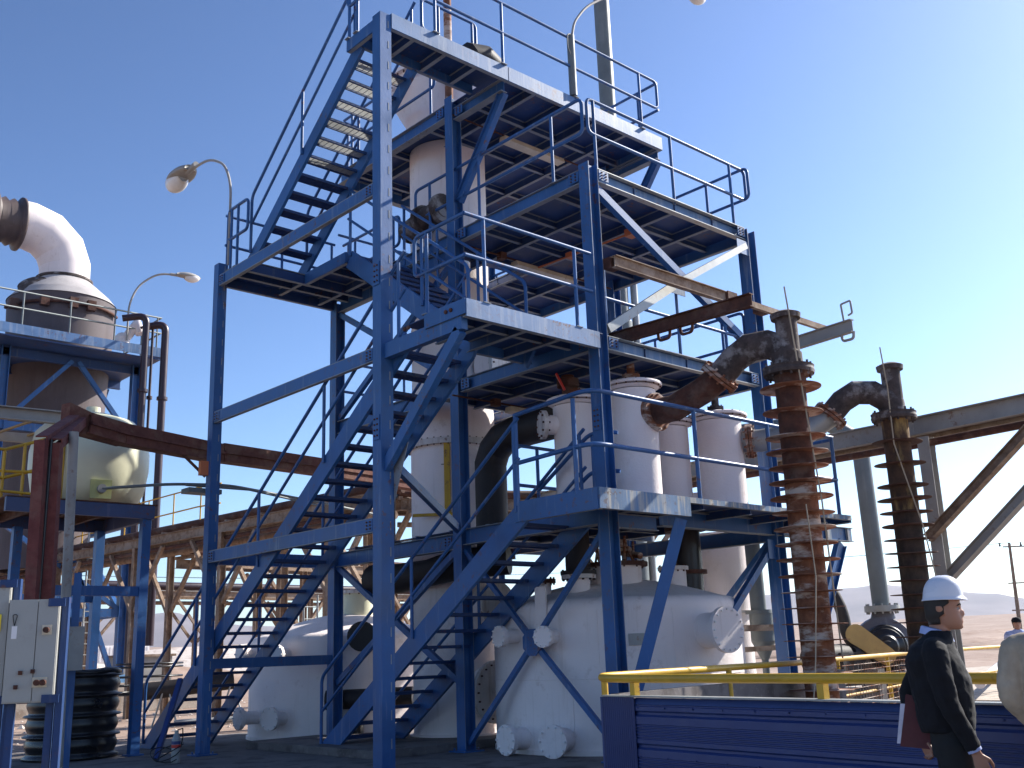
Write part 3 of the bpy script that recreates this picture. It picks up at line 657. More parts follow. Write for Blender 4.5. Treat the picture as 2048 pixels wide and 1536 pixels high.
pot(5.55, -1.42, .385, 4.98, 'white flanged cylinder vessel joined to the farther silver duct', [(-88, 3.66, .12, .15)], 'g')
# rear tall column under the platform
rc = thing('slim_tank_column', 'slim white column standing behind the front tank at right', 'vessel', (7.1, -.1, 0))
mb = MB(); mb.lathe((7.1, -.1, 0), [(.46, .0), (.46, 1.95), (.5, 1.96), (.5, 3.3)], 40); mb.build('shell', M['white'], rc)
mb = MB(); mb.lathe((7.1, -.1, 1.95), [(.47, -.02), (.54, -.02), (.54, .02), (.47, .02)], 40); mb.build('flange', M['flange'], rc)

# =================================================================== FINNED POSTS WITH DUCTS
def finned(x, y, zt, r, fr, zs_, label, mbody, mfin, path, pr, silver, ptmat, cap=True, nf=25, grp='finned vertical cooling pipes'):
    t = thing('finned_pipe', label, 'pipe', (x, y, 0), grp)
    mb = MB(); mb.tube([(x, y, 0.01), (x, y, zs_)], r, 36); mb.build('pipe_body', mbody[0], t); mb = MB(); mb.tube([(x, y, zs_), (x, y, zt)], r*.97, 36); mb.build('upper_body', mbody[1], t)
    z = .2; i = 0; gap = .205
    zs = []
    while z < zt-1.1: zs.append(z); z += gap
    while z < zt-.1: zs.append(z); z += .34
    for z in zs:
        mb = MB(); tl = random.uniform(-.025, .025); ax = Vector((tl, random.uniform(-.025, .025), 1)); f2 = fr*random.uniform(.96, 1.03)
        mb.lathe((x, y, z), [(r*.98, -.012), (r+.02, -.010), (f2, -.004), (f2, .004), (r+.02, .010), (r*.98, .012)], 40, ax); mb.build('fin', mfin, t)
    mb = MB(); mb.lathe((x, y, zt), [(r*.9, -.06), (r+.13, -.06), (r+.14, -.02), (r+.13, .02), (r+.14, .05), (r*.9, .06)], 36); mb.bolts((x, y, zt), (0, 0, 1), r+.09, 14, .018, .2); mb.build('collar', M['char'], t)
    P = [V3(p) for p in path]
    mb = MB(); mb.tube(P[:silver+1][::-1] if False else P[silver:], pr, 22, sharp=True); mb.tube([(x, y, zt-.02), (x, y, zt+.25)], [r, pr*1.02], 24)
    mb.build('elbow_duct', M['char'], t)
    mb = MB(); mb.tube(P[:silver+1], pr*.97, 22, sharp=True)
    mb.build('inlet_duct', ptmat, t)
    for k, (i0, i1) in enumerate(((silver, silver+1), (0, 1))):
        mb = MB(); d = (P[i1]-P[i0]).normalized(); mb.lathe(P[i0]+d*(.0 if k == 0 else .12), [(pr*.9, -.05), (pr+.09, -.05), (pr+.09, -.006), (pr*.95, -.005), (pr*.95, .005), (pr+.09, .006), (pr+.09, .05), (pr*.9, .05)], 30, d); mb.bolts(P[i0]+d*(.0 if k == 0 else .12), d, pr+.06, 12, .018, .17); mb.build('duct_flange', M['rustb'], t)
    # vertical stub
    e = Vector((x+.03, y-.02, 0)); mb = MB(); mb.tube([(e.x, e.y, zt+.15), (e.x, e.y, zt+.78)], r*.72, 26); mb.lathe((e.x, e.y, zt+.80), [(0, -.05), (r*.72+.05, -.05), (r*.72+.06, .02), (r*.6, .06), (0, .07)], 24); mb.build('vent_stub', M['char'], t)
    return t
p1 = finned(4.16, -3.70, 5.02, .21, .405, 3.45, 'nearer rust brown finned pipe joined to the big rusty duct', (M['rustb'], M['rust']), M['rustb'],
       [(3.72, -1.55, 4.78), (3.74, -2.02, 4.78), (3.86, -2.45, 4.96), (3.93, -2.72, 5.12), (4.0, -2.95, 5.34), (4.06, -3.18, 5.47), (4.12, -3.42, 5.47), (4.16, -3.62, 5.36), (4.16, -3.72, 5.15)], .2, 3, M['rust'])
p2 = finned(7.18, -3.60, 4.78, .205, .39, 3.3, 'farther finned pipe with yellowed flaking paint, nearer the hard hat', (M['rustd'], M['rusty']), M['rust'],
       [(5.8, -1.7, 4.55), (5.95, -1.95, 4.55), (6.35, -2.55, 4.62), (6.58, -2.85, 4.86), (6.7, -3.02, 5.08), (6.82, -3.2, 5.2), (6.98, -3.4, 5.18), (7.12, -3.54, 5.05), (7.18, -3.6, 4.9)], .185, 3, M['galv'])
mb = MB()
P = [(4.02, -3.95, 6.12), (4.05, -4.02, 3.0), (4.1, -4.08, .6)]
rp = MB(); rp.tube([(3.95, -3.9, 6.15), (4.05, -4.06, 3.2), (4.2, -4.02, 1.2)], .012, 6); rp.tube([(3.6, -4.1, 3.1), (3.62, -4.12, 2.2), (3.45, -4.1, 1.2), (3.3, -4.05, .4)], .009, 6); rp.build('steadying_rope', M['rope'], label='thin tan rope hanging in front of the nearer finned pipe', cat='rope')
rp = MB(); rp.tube([(6.9, -3.66, 5.85), (6.86, -3.72, 5.2), (6.88, -3.7, 4.3), (6.9, -3.98, 3.0), (7.3, -4.0, 1.3)], .011, 6); rp.build('steadying_rope', M['rope'], label='thin rope hanging past the farther finned pipe', cat='rope')

# =================================================================== CRANE RAILS AND FIXTURES
def hook(mb, x, y, z, axis='x', s=.11):
    pts = [(-s, 0), (-s*.9, -s*1.1), (s*.9, -s*1.1), (s, 0)]
    P = [((x+a, y, z+b) if axis == 'x' else (x, y+a, z+b)) for a, b in pts]; mb.tube(fillet(P, .06, 4), .022, 8, mi=1)
cr = thing('lifting_rail', 'long pale lifting rail bolted across the tower front', 'lifting beam', (2.6, -2.05, 6.8))
mb = MB(); mb.hbeam((2.58, -2.05, 6.78), (5.3, -2.05, 6.78), .09, .18, .012, fmi=0); mb.build('rail_beam', M['rackm'], cr)
mb = MB(); mb.bar((5.3, -2.05, 6.80), (8.5, -2.05, 6.80), .07, .10); mb.build('rail_extension', M['rackm'], cr)
for b6 in ((5.2, 5.45, -2.11, -1.99, 6.68, 6.88), (2.55, 2.75, -2.0, -1.86, 6.7, 6.86), (6.2, 6.45, -2.0, -1.87, 6.75, 6.84)): mb = MB(); mb.box(*b6); mb.build('bracket', M['rust'], cr)
c2 = thing('lifting_beam', 'rusty cantilever lifting beam with two loop hooks below it', 'lifting beam', (3.2, -1.4, 5.93), 'cantilever lifting beams')
mb = MB(); mb.hbeam((3.17, -1.2, 5.88), (3.37, -3.75, 5.88), .1, .19, .014); mb.build('beam_body', M['rust'], c2)
mb = MB(); hook(mb, 3.27, -2.3, 5.79, 'y'); hook(mb, 3.3, -2.68, 5.79, 'y'); mb.build('hook', [M['rust'], M['rust']], c2)
c3 = thing('lifting_beam', 'pale cantilever lifting beam end with hooks, right of the nearer finned pipe', 'lifting beam', (6.0, -1.4, 5.93), 'cantilever lifting beams')
mb = MB(); mb.hbeam((6.05, -1.3, 5.95), (5.78, -3.85, 5.95), .1, .2, .014); mb.build('beam_body', M['grey'], c3)
mb = MB(); hook(mb, 5.79, -3.75, 5.86, 'y', .1)
mb.tube(fillet([(5.78, -3.72, 6.05), (5.78, -3.70, 6.32), (5.78, -3.86, 6.34), (5.78, -3.87, 6.14), (5.78, -3.8, 6.12)], .02, 2), .016, 8, mi=1); mb.build('hook', [M['rust'], M['grey']], c3)
def fluor(x0, x1, y, z, label):
    t = thing('strip_light', label, 'light fitting', (x0, y, z), 'strip lights under the platforms')
    mb = MB(); mb.add([(x, y+a, z+b) for x in (x0, x1) for a, b in ((-.1, 0), (.1, 0), (.07, .09), (-.07, .09))], [(0, 1, 2, 3), (7, 6, 5, 4), (0, 4, 5, 1), (1, 5, 6, 2), (2, 6, 7, 3), (3, 7, 4, 0)]); mb.build('housing', M['creamf'], t)
    mb = MB(); mb.tube([(x0-1.2, y, z+.12), (x1+1.0, y, z+.12)], .016, 8); mb.box(x0-.35, x0-.22, y-.06, y+.06, z+.06, z+.18); mb.build('conduit', M['rust'], t)
fluor(3.6, 5.1, 1.33, 10.40, 'cream strip light under the highest platform')
fluor(3.65, 5.15, 1.2, 7.95, 'cream strip light under the third platform, behind the second landing rail')
fluor(3.4, 4.6, 1.2, 5.3, 'cream strip light under the second platform above the vessels')
cdt = MB(); cdt.tube([(4.3, -.9, 8.02), (4.15, 1.4, 8.02)], .018, 8); cdt.box(4.22, 4.4, -1.05, -.87, 7.96, 8.08); cdt.box(4.14, 4.28, .3, .42, 7.97, 8.06)
cdt.build('cable_conduit', M['orange'], label='rusty orange conduit with a junction box under the third platform', cat='conduit')
# street-type lamp heads on curved arms
def lamp(arm, head_dir, label, name='floodlight', s=1., grp='curved arm lamps on the steelwork', r=.024):
    base = Vector(arm[0]); t = thing(name, label, 'lamp', tuple(base), grp)
    mb = MB(); A = [V3(a) for a in arm]; mb.tube(fillet(A, .6*s, 6), r, 8); mb.build('arm', M['grey'], t)
    e = A[-1]; d = V3(head_dir).normalized(); sd = d.cross(Vector((0, 0, 1))).normalized(); u = sd.cross(d)
    def ell(a, b, rw, rh, up):
        m = MB(); n = 16; rings = []
        for i in range(9):
            f = i/8; wdt = math.sin(math.pi*min(1, .12+f*.88))**.6
            rings.append([e+d*(a+(b-a)*f)+sd*math.cos(2*math.pi*j/n)*rw*wdt+u*(math.sin(2*math.pi*j/n)*rh*wdt*(1 if (math.sin(2*math.pi*j/n) > 0) == up else .25)) for j in range(n)])
        m.add([v for g in rings for v in g], [(i*n+j, i*n+(j+1) % n, (i+1)*n+(j+1) % n, (i+1)*n+j) for i in range(8) for j in range(n)]+[tuple(range(n)), tuple(range(8*n, 9*n))], 0, True); return m
    ell(-.12*s, .62*s, .17*s, .13*s, True).build('lamp_head', M['grey'], t); ell(.12*s, .60*s, .15*s, .17*s, False).build('lamp_glass', M['glass'], t)
    mb = MB(); mb.tube([e-d*.3*s, e+d*.0], .045*s, 10); mb.build('sleeve', M['grey'], t)
lamp([(0, 4.68, 8.2), (0, 4.68, 9.75), (0, 4.95, 10.25), (0, 5.6, 10.62), (0, 6.55, 10.70)], (0, 1, -.04), 'lamp on a long curved arm reaching left from the stair landing', s=1.35)
lamp([(4.04, -.11, 10.8), (4.04, -.11, 12.0), (4.12, -.11, 12.32), (4.45, -.11, 12.78), (5.12, -.11, 13.32), (6.3, -.11, 14.1), (7.6, -.11, 14.5)], (1, 0, .1), 'lamp arm curving up from the highest railing, head beyond the top edge')
mb = MB(); mb.tube([(4.0, -.11, 10.8), (4.0, -.11, 12.0)], .07, 12); mb.tube(fillet([(4.0, -.15, 12.0), (3.86, -.17, 11.95), (3.85, -.17, 11.7), (3.95, -.15, 11.55)], .1), .012, 6)
mb.build('lamp_post', M['pipeg'], label='stout post clamped behind the highest railing at the lamp arm', cat='post')
# duct on top deck, chimney and rusty mast
td = thing('roof_duct', 'dark duct with hooded inlet lying along the highest platform', 'duct', (2.4, .5, Z4))
mb = MB(); mb.tube([(2.75, .55, 11.12), (5.2, .45, 11.02)], .13, 18); mb.build('pipe_body', M['pipeg'], td)
mb = MB(); mb.tube([(2.0, .55, 10.95), (2.2, .55, 11.22), (2.5, .55, 11.28), (2.75, .55, 11.18)], [.1, .2, .22, .2], 10, sharp=True); mb.build('inlet_hood', M['blackm'], td)
ch = thing('chimney_stack', 'tall dark stack with bright edge rising behind the tower', 'chimney', (10.15, 4.45, 0))
mb = MB(); mb.lathe((10.15, 4.45, 0), [(.26, 0), (.26, 9), (.2, 9.1), (.2, 19.5)], 32); mb.build('stack_body', M['pipeg'], ch)
mb = MB(); mb.tube([(10.5, 4.3, 0), (10.48, 4.28, 10.5)], .09, 12); mb.build('riser_pipe', M['galv'], ch)
mp = MB(); mp.tube([(3.0, 2.1, 10.8), (3.0, 2.1, 14.2)], .075, 14); mp.build('vent_pipe', M['rustb'], label='slender rusty vent pipe rising through the highest platform', cat='pipe')
# valve between first and second platform
vv = thing('gate_valve', 'rusty valve with a bright red lever above the left flanged vessel', 'valve', (3.0, -.4, 5.2))
mb = MB(); mb.tube([(3.1, -.5, 5.2), (3.1, -.5, 5.5)], .1, 14); mb.lathe((3.1, -.5, 5.38), [(.05, -.1), (.17, -.06), (.17, .06), (.05, .1)], 18); mb.build('valve_body', M['rust'], vv)
mb = MB(); mb.bar((2.9, -.62, 5.22), (2.8, -.55, 5.48), .05, .03); mb.build('lever', M['red'], vv)
mb = MB(); mb.tube([(2.6, 2.9, 8.85), (2.6, 2.3, 8.95), (2.62, 1.85, 9.0)], [.2, .21, .17], 14); mb.lathe((2.62, 1.9, 9.0), [(.05, -.05), (.27, -.05), (.27, .05), (.05, .05)], 20, (0, 1, 0)); mb.lathe((2.6, 2.4, 8.95), [(.05, -.05), (.27, -.05), (.27, .05), (.05, .05)], 20, (0, 1, 0))
mb.build('dark_pipe_bend', M['char'], label='dark rusty flanged pipe bend at the third platform, beside the stair', cat='pipe')


# haze: the air between here and the mountains
mb = MB(); mb.box(-10500, 10500, -10500, 10500, -3, 480); hz = mb.build('haze', [], label='thin pale desert haze', cat='haze', kind='stuff')
hm = bpy.data.materials.new('haze_air'); hm.use_nodes = True; hn = hm.node_tree.nodes; hn.remove(hn['Principled BSDF'])
pv = hn.new('ShaderNodeVolumePrincipled'); pv.inputs['Color'].default_value = (.74, .84, 1, 1); pv.inputs['Density'].default_value = 5.2e-5; pv.inputs['Anisotropy'].default_value = .3
hm.node_tree.links.new(pv.outputs[0], hn['Material Output'].inputs['Volume']); hz.data.materials.append(hm)
# =================================================================== RIGHT SIDE: RACK, PIPES, PUMP
def rackleg(mb, p, z0, z1, w=.2): mb.hbeam((p[0], p[1], z0), (p[0], p[1], z1), w, w, .014, (1, 0, 0))
rb = thing('pipe_rack', 'grey steel pipe bridge with slanting braces at the right, behind the farther finned pipe', 'pipe rack', (8.3, -3.6, 0), 'overhead pipe racks')
mb = MB(); mb.chan((9.15, 7.5, 4.93), (8.33, -3.3, 4.80), .14, .30, .014, side=-1); mb.chan((8.33, -3.3, 4.80), (7.55, -8.5, 4.72), .14, .30, .014, side=-1); mb.build('main_beam', M['grey'], rb)
mb = MB(); mb.hbeam((9.55, 7.5, 4.75), (8.75, -3.3, 4.62), .14, .2, .014); mb.hbeam((8.75, -3.3, 4.62), (7.95, -8.5, 4.55), .14, .2, .014); mb.build('main_beam', M['rackm'], rb)
for dx, dz, r, mm in ((.12, -.28, .06, 'rust'), (.3, -.24, .05, 'rustb'), (.26, .12, .07, 'rackm')):
    mb = MB(); mb.tube([(9.15+dx, 7.5, 4.93+dz), (8.33+dx, -3.3, 4.80+dz), (7.55+dx, -8.5, 4.72+dz)], r, 12); mb.build('pipe', M[mm], rb)
mb = MB(); rackleg(mb, (8.35, -3.5), .02, 4.6, .2); mb.build('leg', M['grey'], rb)
mb = MB(); rackleg(mb, (9.0, 5.0), .02, 4.6, .2); mb.build('leg', M['grey'], rb)
mb = MB(); mb.hbeam((8.2, -3.4, 2.95), (7.95, -5.6, 4.62), .16, .14, .012); mb.build('brace', M['rackm'], rb)
mb = MB(); mb.hbeam((8.35, -3.6, 2.35), (7.9, -6.4, 4.5), .16, .15, .012); mb.build('brace', M['grey'], rb)
mb = MB(); rackleg(mb, (7.4, -9.2), .02, 4.6, .2); mb.build('leg', M['grey'], rb)
mb = MB(); mb.bar((7.5, -3.3, 4.62), (9.0, -3.3, 4.52), .1, .08); mb.build('cross_beam', M['rackm'], rb)
gp = thing('drain_pipe', 'tall grey-green pipe bending over at the top, between the finned pipes', 'pipe', (11.69, -.53, 0))
mb = MB(); mb.tube([(10.48, 2.0, 5.86), (11.04, .79, 5.90), (11.37, -.05, 5.83), (11.6, -.42, 5.49), (11.68, -.51, 5.1), (11.70, -.54, 2.02)], .172, 18, sharp=True); mb.build('pipe_body', M['pipeg'], gp)
mb = MB(); mb.lathe((11.70, -.55, 2.0), [(0, -.06), (.34, -.06), (.34, .06), (0, .06)], 26); mb.bolts((11.70, -.55, 2.0), (0, 0, 1), .29, 12, .022, .2); mb.build('flange', M['galv'], gp)
pu = thing('slurry_pump', 'dark round slurry pump with a yellow belt guard behind the far yellow rail', 'pump', (11.6, -.55, 0))
ax = Vector((-.78, -.55, 0)).normalized(); PC = Vector((11.54, -.57, 1.27))
mb = MB(); mb.tube([(11.7, -.55, 1.96), (11.66, -.57, 1.6)], [.2, .3], 20); mb.lathe(PC, [(0, -.32), (.48, -.3), (.56, -.12), (.58, .0), (.56, .14), (.42, .22), (.40, .3), (.3, .34)], 36, ax); mb.bolts(PC, ax, .5, 16, .02, .34); mb.box(11.2, 11.95, -.95, -.2, .0, .8); mb.build('casing', paint('pump_grey', (.13, .12, .125), fade=(.4, .38, .36), streak=.4, rust=.4, rough=.45), pu)
mb = MB(); mb.lathe(PC+ax*.28, [(0, 0), (.40, .0), (.42, .05), (.40, .10), (.36, .11), (.34, .18), (.24, .24), (.2, .30), (.12, .32), (.10, .6), (0, .62)], 32, ax); mb.build('bearing_housing', M['black'], pu)
mb = MB(); c = Vector((10.55, -.85, 1.34)); sd = Vector((.68, -.73, 0)).normalized(); nn = Vector((-.72, -.68, .1)).normalized()
out = []
for i in range(9): a = math.pi/2+math.pi*i/8; out.append((math.cos(a)*.19-.30, math.sin(a)*.19))
for i in range(9): a = -math.pi/2+math.pi*i/8; out.append((math.cos(a)*.15+.38, math.sin(a)*.15))
dv = (sd*.80+Vector((0, 0, -.60))).normalized(); uv = (sd*.60+Vector((0, 0, .80))).normalized()
n = len(out); mb.add([c+dv*a+uv*b for a, b in out]+[c+dv*a+uv*b-nn*.2 for a, b in out], [tuple(range(n)), tuple(reversed(range(n, 2*n)))]+[(i, n+i, n+(i+1) % n, (i+1) % n) for i in range(n)]); mb.build('belt_guard', paint('ochre_guard', (.50, .34, .12), fade=(.6, .5, .35), streak=.4, rust=.3), pu)
mb = MB(); mb.box(9.7, 10.5, -.75, -.35, .6, 1.2); mb.tube([(10.3, -.6, 1.2), (11.2, -.7, 1.2)], .1, 14); mb.tube([(9.3, -.3, 1.1), (10.1, -.55, 1.1)], .26, 18); mb.box(9.3, 10.6, -.9, -.1, .0, .55); mb.build('motor', M['blackm'], pu)
hs = MB(); hs.tube(fillet([(9.8, .1, 2.36), (10.25, -.3, 2.46), (10.36, -.46, 1.96), (10.39, -.48, 1.5), (10.5, -.6, 1.25)], .28, 5), .115, 14); hs.build('rubber_hose', M['blackm'], label='thick black rubber hose arching down to the pump', cat='hose')
fn = thing('feed_funnel', 'dark hanging pipe with a flange and pointed hopper behind the right column', 'pipe', (6.9, -1.05, 0))
mb = MB(); mb.tube([(6.82, -1.0, 3.2), (6.84, -1.0, 1.95)], .13, 16); mb.lathe((6.84, -1.0, 1.92), [(0, -.03), (.22, -.03), (.22, .03), (0, .03)], 22); mb.lathe((6.9, -1.0, 1.9), [(.2, 0), (.2, -.45), (.06, -.75), (.05, -1.8)], 20); mb.build('pipe_body', M['pipeg'], fn)
mb = MB(); mb.bar((5.9, -1.0, 1.66), (7.0, -1.2, 1.66), .05, .1); mb.bar((5.9, -1.0, 1.32), (7.0, -1.2, 1.34), .05, .08); mb.build('support_arm', M['rackm'], fn)

# ---- blue sheeted enclosure with yellow rails
A0, A1 = Vector((-.62, -4.416, 0)), Vector((-1.361, -9.949, 0))
ww = thing('corrugated_wall', 'low blue corrugated sheet wall in the right foreground', 'wall', (-.65, -4.5, 0))
dW = (A1-A0).normalized(); nW = Vector((dW.y, -dW.x, 0))
if nW.dot(CAM-A0) < 0: nW = -nW
mb = MB(); prof = []; z = 0.0; k = 0
while z < .93:
    q = k % 7
    if q == 0: prof += [(z, .022), (z+.018, .0), (z+.036, .0), (z+.052, .022)]; z += .085
    elif q < 6: prof += [(z, .022), (z+.006, .013), (z+.014, .013), (z+.020, .022)]; z += .027
    else: prof += [(z+.02, .022)]; z += .055
    k += 1
prof.append((.984, .0))
st = A0+dW*.41; en = A1
vs = []; NC = 60
for zz, o in prof:
    for k in range(NC+1):
        p = st.lerp(en, k/NC); dn = nz.noise(Vector((k*.22, zz*2.2, 3)))*.007+nz.noise(Vector((k*.7, zz*5, 9)))*.0025+(.003 if (k % 12) == 0 else 0)
        vs.append(tuple(p+nW*(o+dn)+Vector((0, 0, zz+nz.noise(Vector((k*.15, 0, 1)))*.003))))
mb.add(vs, [(i*(NC+1)+k, i*(NC+1)+k+1, (i+1)*(NC+1)+k+1, (i+1)*(NC+1)+k) for i in range(len(prof)-1) for k in range(NC)])
for k in range(0, 60, 4):
    p = st.lerp(en, (k+.5)/NC)
    for zz in (.06, .49, .9): mb.tube([p+nW*.02+Vector((0, 0, zz)), p+nW*.034+Vector((0, 0, zz))], .007, 6, sm=False)
mb.bar(A0-nW*.045+dW*.02+Vector((0, 0, .49)), A1-nW*.045+Vector((0, 0, .49)), .05, .97); mb.build('sheet_panel', M['wallb'], ww)
mb = MB(); vs = []; m = 15
for i in range(m*4+1):
    t = .42*i/(m*4); o = .034+(.011 if (i % 4) in (1, 2) else 0); vs += [tuple(A0+dW*t+nW*o), tuple(A0+dW*t+nW*o+Vector((0, 0, .99)))]
mb.add(vs, [(2*i+1, 2*i, 2*i+2, 2*i+3) for i in range(m*4)]); mb.bar(A0-dW*.02+nW*.01+Vector((0, 0, .0)), A0-dW*.02+nW*.01+Vector((0, 0, .988)), .02, .09, nW); mb.build('corner_cover', M['wallb'], ww)
mb = MB(); mb.bar(A0+Vector((0, 0, .998)), A1+Vector((0, 0, .998)), .13, .012); mb.build('top_cap', M['galv'], ww)
yr = thing('yellow_handrail', 'yellow tube handrail running along the top of the blue wall and round its corner', 'handrail', (-.65, -4.5, .99))
RA = [Vector((-1.361, -9.949, 1.15)), Vector((-.66, -4.42, 1.15)), Vector((-.10, -3.87, 1.15)), Vector((4.47, -3.23, 1.15)), Vector((11.14, -1.43, 1.15)), Vector((17.56, -.255, 1.15)), Vector((38, 1.9, 1.2))]
mb = MB(); mb.tube(fillet(RA[:4], .42, 8), .038, 14); mb.tube([RA[3], RA[4], RA[5], RA[6]], .038, 14); mb.build('top_rail', M['yellow'], yr)
for t in (.40, 2.50, 4.33): 
    p = A0+dW*t; mb = MB(); mb.bar(p+Vector((0, 0, 1.0)), p+Vector((0, 0, 1.13)), .062, .062, nW); mb.build('post', M['yellow'], yr)
for x, y in ((-.05, -3.865), (2.5, -3.507), (6.1, -2.79), (9.0, -2.0), (13.5, -.997), (17.56, -.255)):
    mb = MB(); mb.tube([(x, y, .0 if x > 2 else .9), (x, y, 1.14)], .034, 10); mb.build('post', M['yellow'], yr)
mb = MB(); mb.tube([(4.47, -3.23, .62), (11.14, -1.43, .62), (17.56, -.255, .62)], .024, 10); mb.build('mid_rail', M['yellow'], yr)
cw = thing('concrete_wall', 'stained low concrete wall beneath the far yellow rail', 'wall', (2, -3.5, 0))
mb = MB(); mb.bar((.2, -3.77, .485), (5.45, -3.06, .485), .1, .97); mb.build('wall_body', M['conc'], cw)
mb = MB(); mb.bar((5.6, -3.04, 0), (5.6, -3.04, 1.02), .18, .18, (1, 0, 0)); mb.build('pillar', M['conc'], cw)
mf = thing('wire_mesh_fence', 'rusty wire mesh fence behind the nearer finned pipe', 'fence', (8, -2.3, 0))
mb = MB()
for i in range(12): z = .12+.085*i; mb.tube([(5.72, -2.98, z), (11.0, -1.55, z)], .005, 4)
for i in range(30): t = i/29; x = 5.72+5.28*t; y = -2.98+1.43*t; mb.tube([(x, y, .05), (x+random.uniform(-.05, .05), y, 1.08)], .004, 4)
mb.build('mesh', M['rustb'], mf)
mb = MB(); mb.bar((8.2, -2.2, .0), (8.2, -2.2, .95), .22, .22, (1, 0, 0)); mb.build('post', M['conc'], mf)
# pale slabs, white pipes and dark channel at far right
for i, (p, q, r) in enumerate((((15.5, -2.4, .62), (50, 6.2, .9), .15), ((16.2, -4.2, .52), (50, 2.6, .85), .14), ((15.0, -.8, .42), (36, 7.2, .7), .11))):
    mb = MB(); mb.tube([p, q], r, 14); mb.build('white_pipe', M['whitec'], label=['upper white pipe lying on the pale bank at the right', 'lower white pipe lying on the pale bank at the right', 'thin white pipe on the pale bank behind the pump'][i], cat='pipe')
mb = MB(); mb.box(14.6, 56, -9, 10, .006, .10); mb.build('pale_slab', M['concl'], kind='structure')
tr = thing('dark_trough', 'dark steel trough with a white edge beyond the far yellow rail', 'trough', (13.5, -6, 0))
mb = MB(); mb.box(12.9, 14.3, -10, -2.9, .02, .72); mb.build('trough_body', M['grey'], tr)
mb = MB(); mb.bar((12.87, -10, .74), (12.87, -2.9, .74), .07, .03); mb.build('edge_strip', M['whitec'], tr)
mb = MB(); mb.bar((6.32, -6.74, 1.33), (5.6, -8.2, .01), .06, .06); mb.build('leaning_bar', M['galv'], label='thin pale bar slanting down behind the yellow rail beside the man', cat='bar')
mb = MB(); mb.box(12.0, 12.15, -9.9, -9.1, 0, 4.7); mb.build('red_panel', M['redch'], label='dark red steel panel standing at the right edge', cat='panel')

# =================================================================== LEFT FOREGROUND
fr = thing('tank_stand', 'dark blue steel stand with rusty rim carrying the cream tank', 'stand', (-1.4, 7, 0))
for x, y in ((-.65, 6.08), (-.65, 8.1), (-2.1, 8.1)):
    mb = MB(); mb.box(x-.075, x+.075, y-.075, y+.075, .02, 3.85); mb.box(x-.13, x+.13, y-.13, y+.13, .005, .03); mb.build('leg', M['blue'], fr)
mb = MB(); mb.bar((-2.95, 6.0, 3.94), (-.55, 6.0, 3.94), .08, .22, mi=0); mb.bar((-.55, 6.04, 3.94), (-.55, 8.2, 3.94), .08, .22); mb.bar((-2.95, 8.2, 3.94), (-.59, 8.2, 3.94), .08, .22)
mb.build('deck_frame', paint('rust_blue_rim', (.05, .075, .17), fade=(.3, .3, .32), streak=.5, rust=1., rustcol=(.14, .05, .03)), fr)
mb = MB(); mb.box(-2.95, -.5, 5.95, 8.25, 4.055, 4.075); mb.build('deck_plate', M['rust'], fr)
for x in (-2.4, -1.8, -1.2): mb = MB(); mb.hbeam((x, 6.04, 3.97), (x, 8.16, 3.97), .07, .12, .01); mb.build('joist', M['rust'], fr)
mb = MB(); mb.bar((-2.2, 6.08, 2.62), (-.73, 6.08, 2.62), .09, .16); mb.build('cross_beam', M['blue'], fr); mb = MB(); mb.bar((-2.9, 8.1, 2.62), (-.73, 8.1, 2.62), .09, .14); mb.build('cross_beam', M['blue'], fr)
ct = thing('plastic_tank', 'cream plastic tank bulging at the side, on the blue stand', 'tank', (-1.05, 7.25, 4.08))
mb = MB(); mb.lathe((-1.25, 7.2, 4.08), [(.62, 0), (.80, .05), (.93, .3), (1.0, .7), (1.0, 1.0), (.93, 1.35), (.72, 1.58), (.3, 1.72), (.12, 1.75), (.12, 1.86), (0, 1.87)], 44, sharp=False); mb.build('tank_body', M['cream'], ct)
dd = dir_at((-1.25, 7.2), 12); mb = MB(); b = Vector((-1.25, 7.2, 4.32))+dd*.96; mb.bar(b-dd*.02, b+dd*.03, .34, .32); mb.build('outlet_plate', paint('dull_yellow_plate', (.5, .5, .2), streak=.1, rust=.1), ct)
mb = MB(); mb.tube([b+dd*.02, b+dd*.12], .075, 14); mb.build('outlet_stub', M['grey'], ct)
dd2 = dir_at((-1.25, 7.2), -24); mb = MB(); g = Vector((-1.25, 7.2, 0))+dd2*1.03; mb.bar(g+Vector((0, 0, 4.1)), g+Vector((0, 0, 5.4)), .03, .05, dd2); mb.build('level_strip', M['yellow'], ct)
mb = MB(); mb.tube(fillet([tuple(b+dd*.1), (-.4, 5.75, 4.42), (.6, 5.6, 4.46), (2.9, 6.1, 4.36), (4.4, 6.6, 4.3)], .3, 5), .026, 8); mb.tube([(-.2, 5.55, 4.39), (1.0, 5.55, 4.40), (2.8, 6.0, 4.28)], .02, 8); mb.box(-.3, .3, 5.2, 5.5, 4.22, 4.3); mb.build('outlet_hose', M['pipeg'], label='grey hose running level from the cream tank past the left tower column', cat='hose')
bx = MB(); bx.box(-.22, -.08, 4.95, 5.05, 4.48, 4.72); bx.build('junction_box', M['orange'], label='small orange box fixed behind the left tower column', cat='box')
